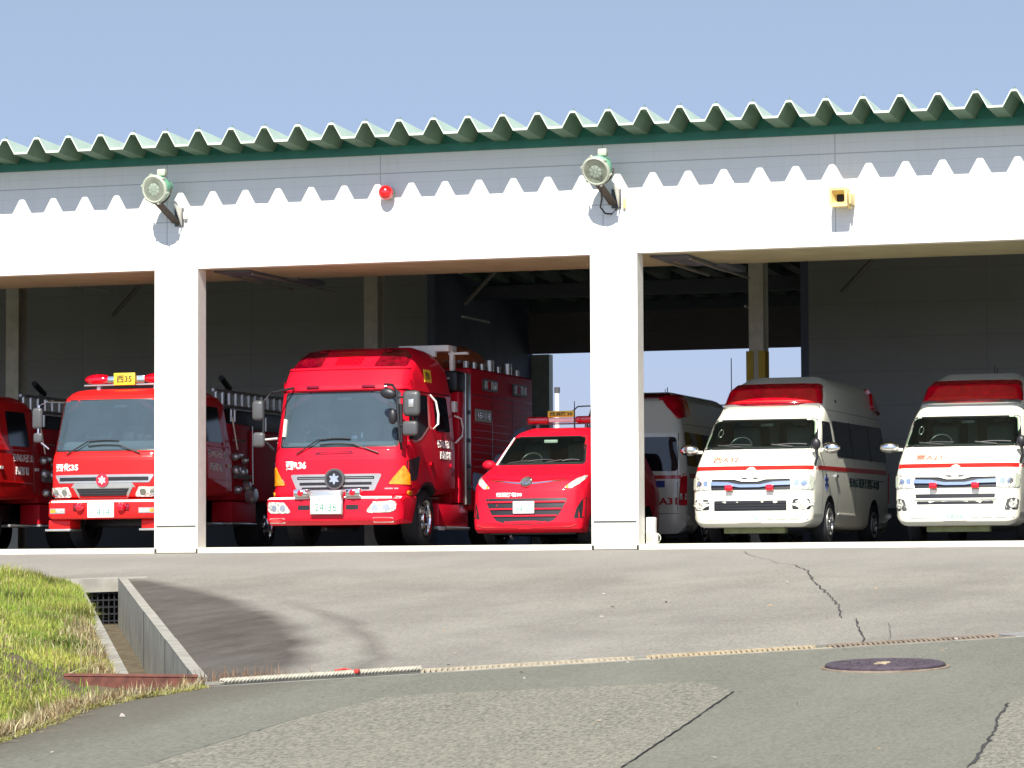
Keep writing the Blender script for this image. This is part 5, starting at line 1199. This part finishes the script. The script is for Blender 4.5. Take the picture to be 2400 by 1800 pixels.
# ------------------------------------------------------------------ small red command car
def car():
    t = thing('command_car', 'small red car with a roof light bar and yellow roof sign beside the middle pillar', 'car', (-16.475, .55, 0), 0)
    red = MT['red']
    def W(y, z):
        b = float(np.interp(z, [.2, .45, .9, 1.1, 1.25, 1.72, 1.88], [.87, .905, .91, .87, .805, .63, .52]))
        if z > 1.0: b = min(b, float(np.interp(y, [0, .8, 1.4, 3.2, 4.5], [.90, .89, .9, .9, .86])))
        return b*float(np.interp(y, [0, .35, 1.2, 3.9, 4.55], [.985, 1, 1.01, 1.02, .96]))
    prof = [(.14, .19, .02), (.02, .24, .03), (0, .34, .03), (.03, .62, .1), (.08, .84, .1), (.16, .98, .06), (.30, 1.08, .1), (.76, 1.24, .05), (.82, 1.265, .02), (1.36, 1.71, .05), (1.50, 1.79, .1), (1.9, 1.87, .4), (3.4, 1.88, .4), (4.05, 1.79, .2), (4.35, 1.45, .2), (4.52, 1.05, .1), (4.55, .6, .1), (4.50, .28, .05), (4.4, .20, .03)]
    rz_ = interp([(.19, .03), (.32, .07), (.6, .14), (1.0, .14), (1.2, .11), (1.5, .10), (1.9, .12)])
    def rad(y, z): return rz_(z) if y < 1 else min(rz_(z), .10)
    curve = lambda tt, y, z: .17*abs(tt)**3*max(0, 1-y/1.3)
    body = mk('body', loft(fillet(prof, .04, 3), W, rad, curve, 10, (.45, .7, .9, 1.1, 1.25, 1.5, 1.7, 1.8), (.4, .8, 1.4, 2, 3, 4)), [red, MT['cab'], MT['dark']], t)
    T = bvh(body); cs = []
    for y in (.82, 3.62):
        b = BM()
        for s in (-1, 1): lathe(b, [(.355, -.05), (.355, .28)], (s*.92, y, .31), (-s, 0, 0), 32)
        cs.append(cutter(b, MT['dark'], t))
    ws = fillet([(-.70, 1.262), (.70, 1.262), (.575, 1.70), (-.575, 1.70)], .05)
    cs.append(cutter(prism(BM(), [(x*.98, 1.262+(z-1.262)*.98+.005) for x, z in ws], -.5, 2.3), MT['cab'], t)); cut(body, cs)
    patch('windscreen', T, ws, 'F', MT['wind_dark'], t, .004, .002, .08)
    seal = patch('windscreen_seal', T, fillet([(-.725, 1.25), (.725, 1.25), (.595, 1.715), (-.595, 1.715)], .05), 'F', MT['black'], t, 0, .003, .08)
    cut(seal, [cutter(prism(BM(), [(x*.975, 1.262+(z-1.262)*.98+.005) for x, z in ws], -.5, 2.3), MT['black'], t)])
    patch('screen_trim', T, [(-.735, 1.255), (-.70, 1.255), (-.578, 1.69), (-.60, 1.70)], 'F', MT['wlet'], t, .004, .006, .08)
    for x in (-.36, .36): seat(t, x, 1.75, 1.2, .42)
    mk('dashboard', box(BM(), -.65, .65, 1.05, 1.35, 1.22, 1.30, .04), MT['cab'], t); steering(t, -.33, 1.4, 1.32, .17)
    mk('inside_mirror', box(BM(), -.11, .11, 1.36, 1.40, 1.61, 1.66, .01), MT['wlet'], t); mk('cabin_post', box(BM(), -.34, -.28, 1.9, 1.95, 1.25, 1.75), MT['dash'], t)
    patch('bonnet_line', T, [(-.66, 1.02), (-.2, .985), (.2, .985), (.66, 1.02), (.66, 1.028), (.2, .993), (-.2, .993), (-.66, 1.028)], 'F', MT['dredlens'], t, 0, .001, .08)
    patch('nose_strip', T, [(-.60, .985), (-.12, .93), (.12, .93), (.60, .985), (.60, .999), (.12, .955), (-.12, .955), (-.60, .999)], 'F', MT['chrome'], t, 0, .008, .08)
    e = patch('badge', T, [(.10*math.cos(a), .955+.075*math.sin(a)) for a in [2*math.pi*k/28 for k in range(28)]], 'F', MT['chrome'], t, .008, .02, .3)
    patch('badge_field', T, [(.078*math.cos(a), .955+.055*math.sin(a)) for a in [2*math.pi*k/28 for k in range(28)]], 'F', MT['greyp'], e, .029, .001, .3)
    patch('badge_wing', T, [(-.07, .985), (-.03, .95), (0, .93), (.03, .95), (.07, .985), (.04, .935), (0, .905), (-.04, .935)][::-1], 'F', MT['chrome'], e, .031, .004, .3)
    letter(T, '西消防署30', (-.475, -.055, .735, .805), 'F', MT['wlet'], t, .04)
    gr = [(-.66, .715), (.66, .715), (.62, .62), (.55, .48), (.46, .375), (.30, .325), (0, .305), (-.30, .325), (-.46, .375), (-.55, .48), (-.62, .62)]
    g = patch('grille', T, fillet(gr, .02), 'F', MT['black'], t, 0, .002, .08)
    for z, w in ((.645, .62), (.54, .57), (.435, .51)): patch('grille_bar', T, rect(-w, w, z, z+.022), 'F', red, g, .004, .018, .08)
    for s in (-1, 1):
        h = patch('headlight', T, fillet([(.585, .865), (.70, .86), (.80, .925), (.855, 1.00), (.862, 1.075), (.77, 1.02), (.66, .93)], .02), 'F', MT['hlamp'], t, .001, .008, .05, mirror=s < 0)
        patch('indicator', T, ring((s*.64, .885), .022), 'F', MT['amber'], h, .010, .003, .2)
        patch('fog_recess', T, fillet([(.90, .74), (.895, .41), (.755, .40), (.79, .55), (.85, .68)], .015), 'F', MT['black'], t, 0, .003, .05, mirror=s < 0)
        patch('lip', T, [(.10, .265), (.70, .275), (.80, .31), (.80, .325), (.70, .29), (.10, .28)], 'F', MT['redlens'], t, 0, .012, .06, mirror=s < 0)
    plate(t, (0, -.02, .575), .34, .185, '熊本 530', '34-51')
    bm = tube(BM(), [(-.3, .25, .14), (-.3, .35, .10)], .02, 6); mk('tow_eye', bm, MT['silver'], t)
    wiper(t, T, (-.5, 1.255), (-.2, 1.285), (.2, 1.30)); wiper(t, T, (.1, 1.255), (.35, 1.285), (.62, 1.295))
    for v in 'LR':
        s = 1 if v == 'R' else -1
        patch('front_window', T, fillet([(1.25, 1.26), (2.25, 1.26), (2.25, 1.68), (1.66, 1.68)], .04), v, MT['sideglass'], t, .001, .003, .1)
        patch('rear_window', T, fillet([(2.35, 1.26), (3.95, 1.30), (3.75, 1.66), (2.35, 1.68)], .04), v, MT['sideglass'], t, .001, .003, .1)
        for y in (1.15, 2.29, 3.3): patch('shut_line', T, rect(y, y+.01, .35, 1.25), v, MT['dredlens'], t, 0, .001, .15)
        bm = ellip(BM(), (s*.96, 1.18, 1.27), (.11, .07, .075), 18, 12); mk('door_mirror', bm, red, t)
        for y in (.82, 3.62): wheel(t, s*.85, y, .30, .30, .18, .19, s, 'van')
        for y in (2.1, 3.0): patch('door_handle', T, fillet(rect(y, y+.14, 1.10, 1.13), .01), v, red, t, .01, .015, .2)
    bm = box(BM(), -.56, .58, 1.92, 2.02, 1.925, 1.945, .005)
    for x in (-.4, .4): box(bm, x-.02, x+.02, 1.93, 2.0, 1.86, 1.93)
    lb = mk('light_bar', bm, MT['dredlens'], t)
    mk('beacon', box(BM(), -.56, -.20, 1.86, 2.08, 1.945, 2.05, .035, 3), MT['redlens'], lb); mk('beacon', box(BM(), .24, .60, 1.86, 2.08, 1.945, 2.05, .035, 3), MT['redlens'], lb)
    mk('speaker_cover', box(BM(), -.20, .24, 1.88, 2.06, 1.96, 2.03, .01), MT['wlet'], lb)
    sg = mk('roof_sign', box(BM(), -.20, .24, 1.84, 1.865, 2.035, 2.135, .003), MT['yellow'], lb); flat_text('西消防30', (.02, 1.836, 2.085), (1, 0, 0), (0, 0, 1), .38, .07, MT['ylet'], sg, .03)
    bm = tube(BM(), [(.27, 1.75, 1.86), (.27, 1.75, 2.28)], [.014, .006], 6); mk('antenna', bm, MT['black'], t)
    mk('floor_pan', box(BM(), -.7, .7, .4, 4.2, .16, .24, .02), MT['black'], t)
    return t
car()

# ------------------------------------------------------------------ small things
t = thing('battery_box', 'small white plastic box with a looped cable on the floor beside the middle pillar', 'equipment box', (-14.40, .42, 0))
mk('case', box(BM(), -.09, .045, -.06, .08, .0, .40, .02, 3), MT['wlet'], t); mk('front_panel', box(BM(), -.075, .03, -.075, -.058, .05, .20, .008), MT['lampgrey'], t); mk('foot', box(BM(), -.08, .08, -.05, .06, 0, .16, .015), MT['wlet'], t)
bm = tube(BM(), [(.06+.075*math.cos(a), -.04, .085+.075*math.sin(a)) for a in [math.pi*.9-2*math.pi*k/20*.8 for k in range(21)]], .008, 6); mk('cable', bm, MT['lampgrey'], t)
t = thing('utility_pole', 'pale utility pole seen through the rear opening above the red car', 'pole', (-26.85, 35, -.1))
mk('post', tube(BM(), [(0, 0, 0), (0, 0, 4.5)], [.08, .055], 12), MT['wlet'], t); mk('pole_cap', tube(BM(), [(0, 0, 4.42), (0, 0, 4.56)], .075, 10), MT['greyp'], t)
bm = tube(BM(), [(-26.6, 35.5, 3.85), (-26.45, 35.5, 3.98), (-26.2, 35.5, 3.99), (-24.5, 35.5, 3.95), (-15, 35.5, 3.9)], .02, 5)
tag(mk('overhead_cable', bm, MT['black'], None), 'dark overhead cable seen through the rear opening of the garage', 'cable')

def added_hedge():  # added leafy screen, hides the bright sky showing under the vehicles
    t = thing('added_hedge', 'added dark leafy screen behind the garage, blocking bright sky under the vehicles', 'added_hedge', (-18, 20.6, -.12)); rnd = random.Random(5)
    mk('branches', box(BM(), -9, 9, -.35, .35, 0, 1.45, .1), MT['soil'], t)
    V = []; Fc = []
    for k in range(9000):
        a = rnd.uniform(-9.2, 9.2); z = rnd.uniform(0, 1.7)+.08*noise.noise(Vector((a, 0, 0))); y = rnd.choice((-1, 1))*rnd.uniform(.3, .5) if z < 1.5 else rnd.uniform(-.5, .5); i = len(V)
        n = Vector((rnd.gauss(0, 1), rnd.gauss(0, 1), rnd.gauss(0, 1))).normalized(); x_, y_ = frame(n); c = Vector((a, y, z)); q = rnd.uniform(.04, .08)
        V += [tuple(c-x_*q), tuple(c+y_*q*.5), tuple(c+x_*q), tuple(c-y_*q*.5)]; Fc.append((i, i+1, i+2, i+3))
    me = bpy.data.meshes.new('foliage'); me.from_pydata(V, [], Fc); mk('foliage', me, mat('hedge_leaf', (.045, .085, .03), .6, var=.4, scale=3), t, False)
added_hedge()
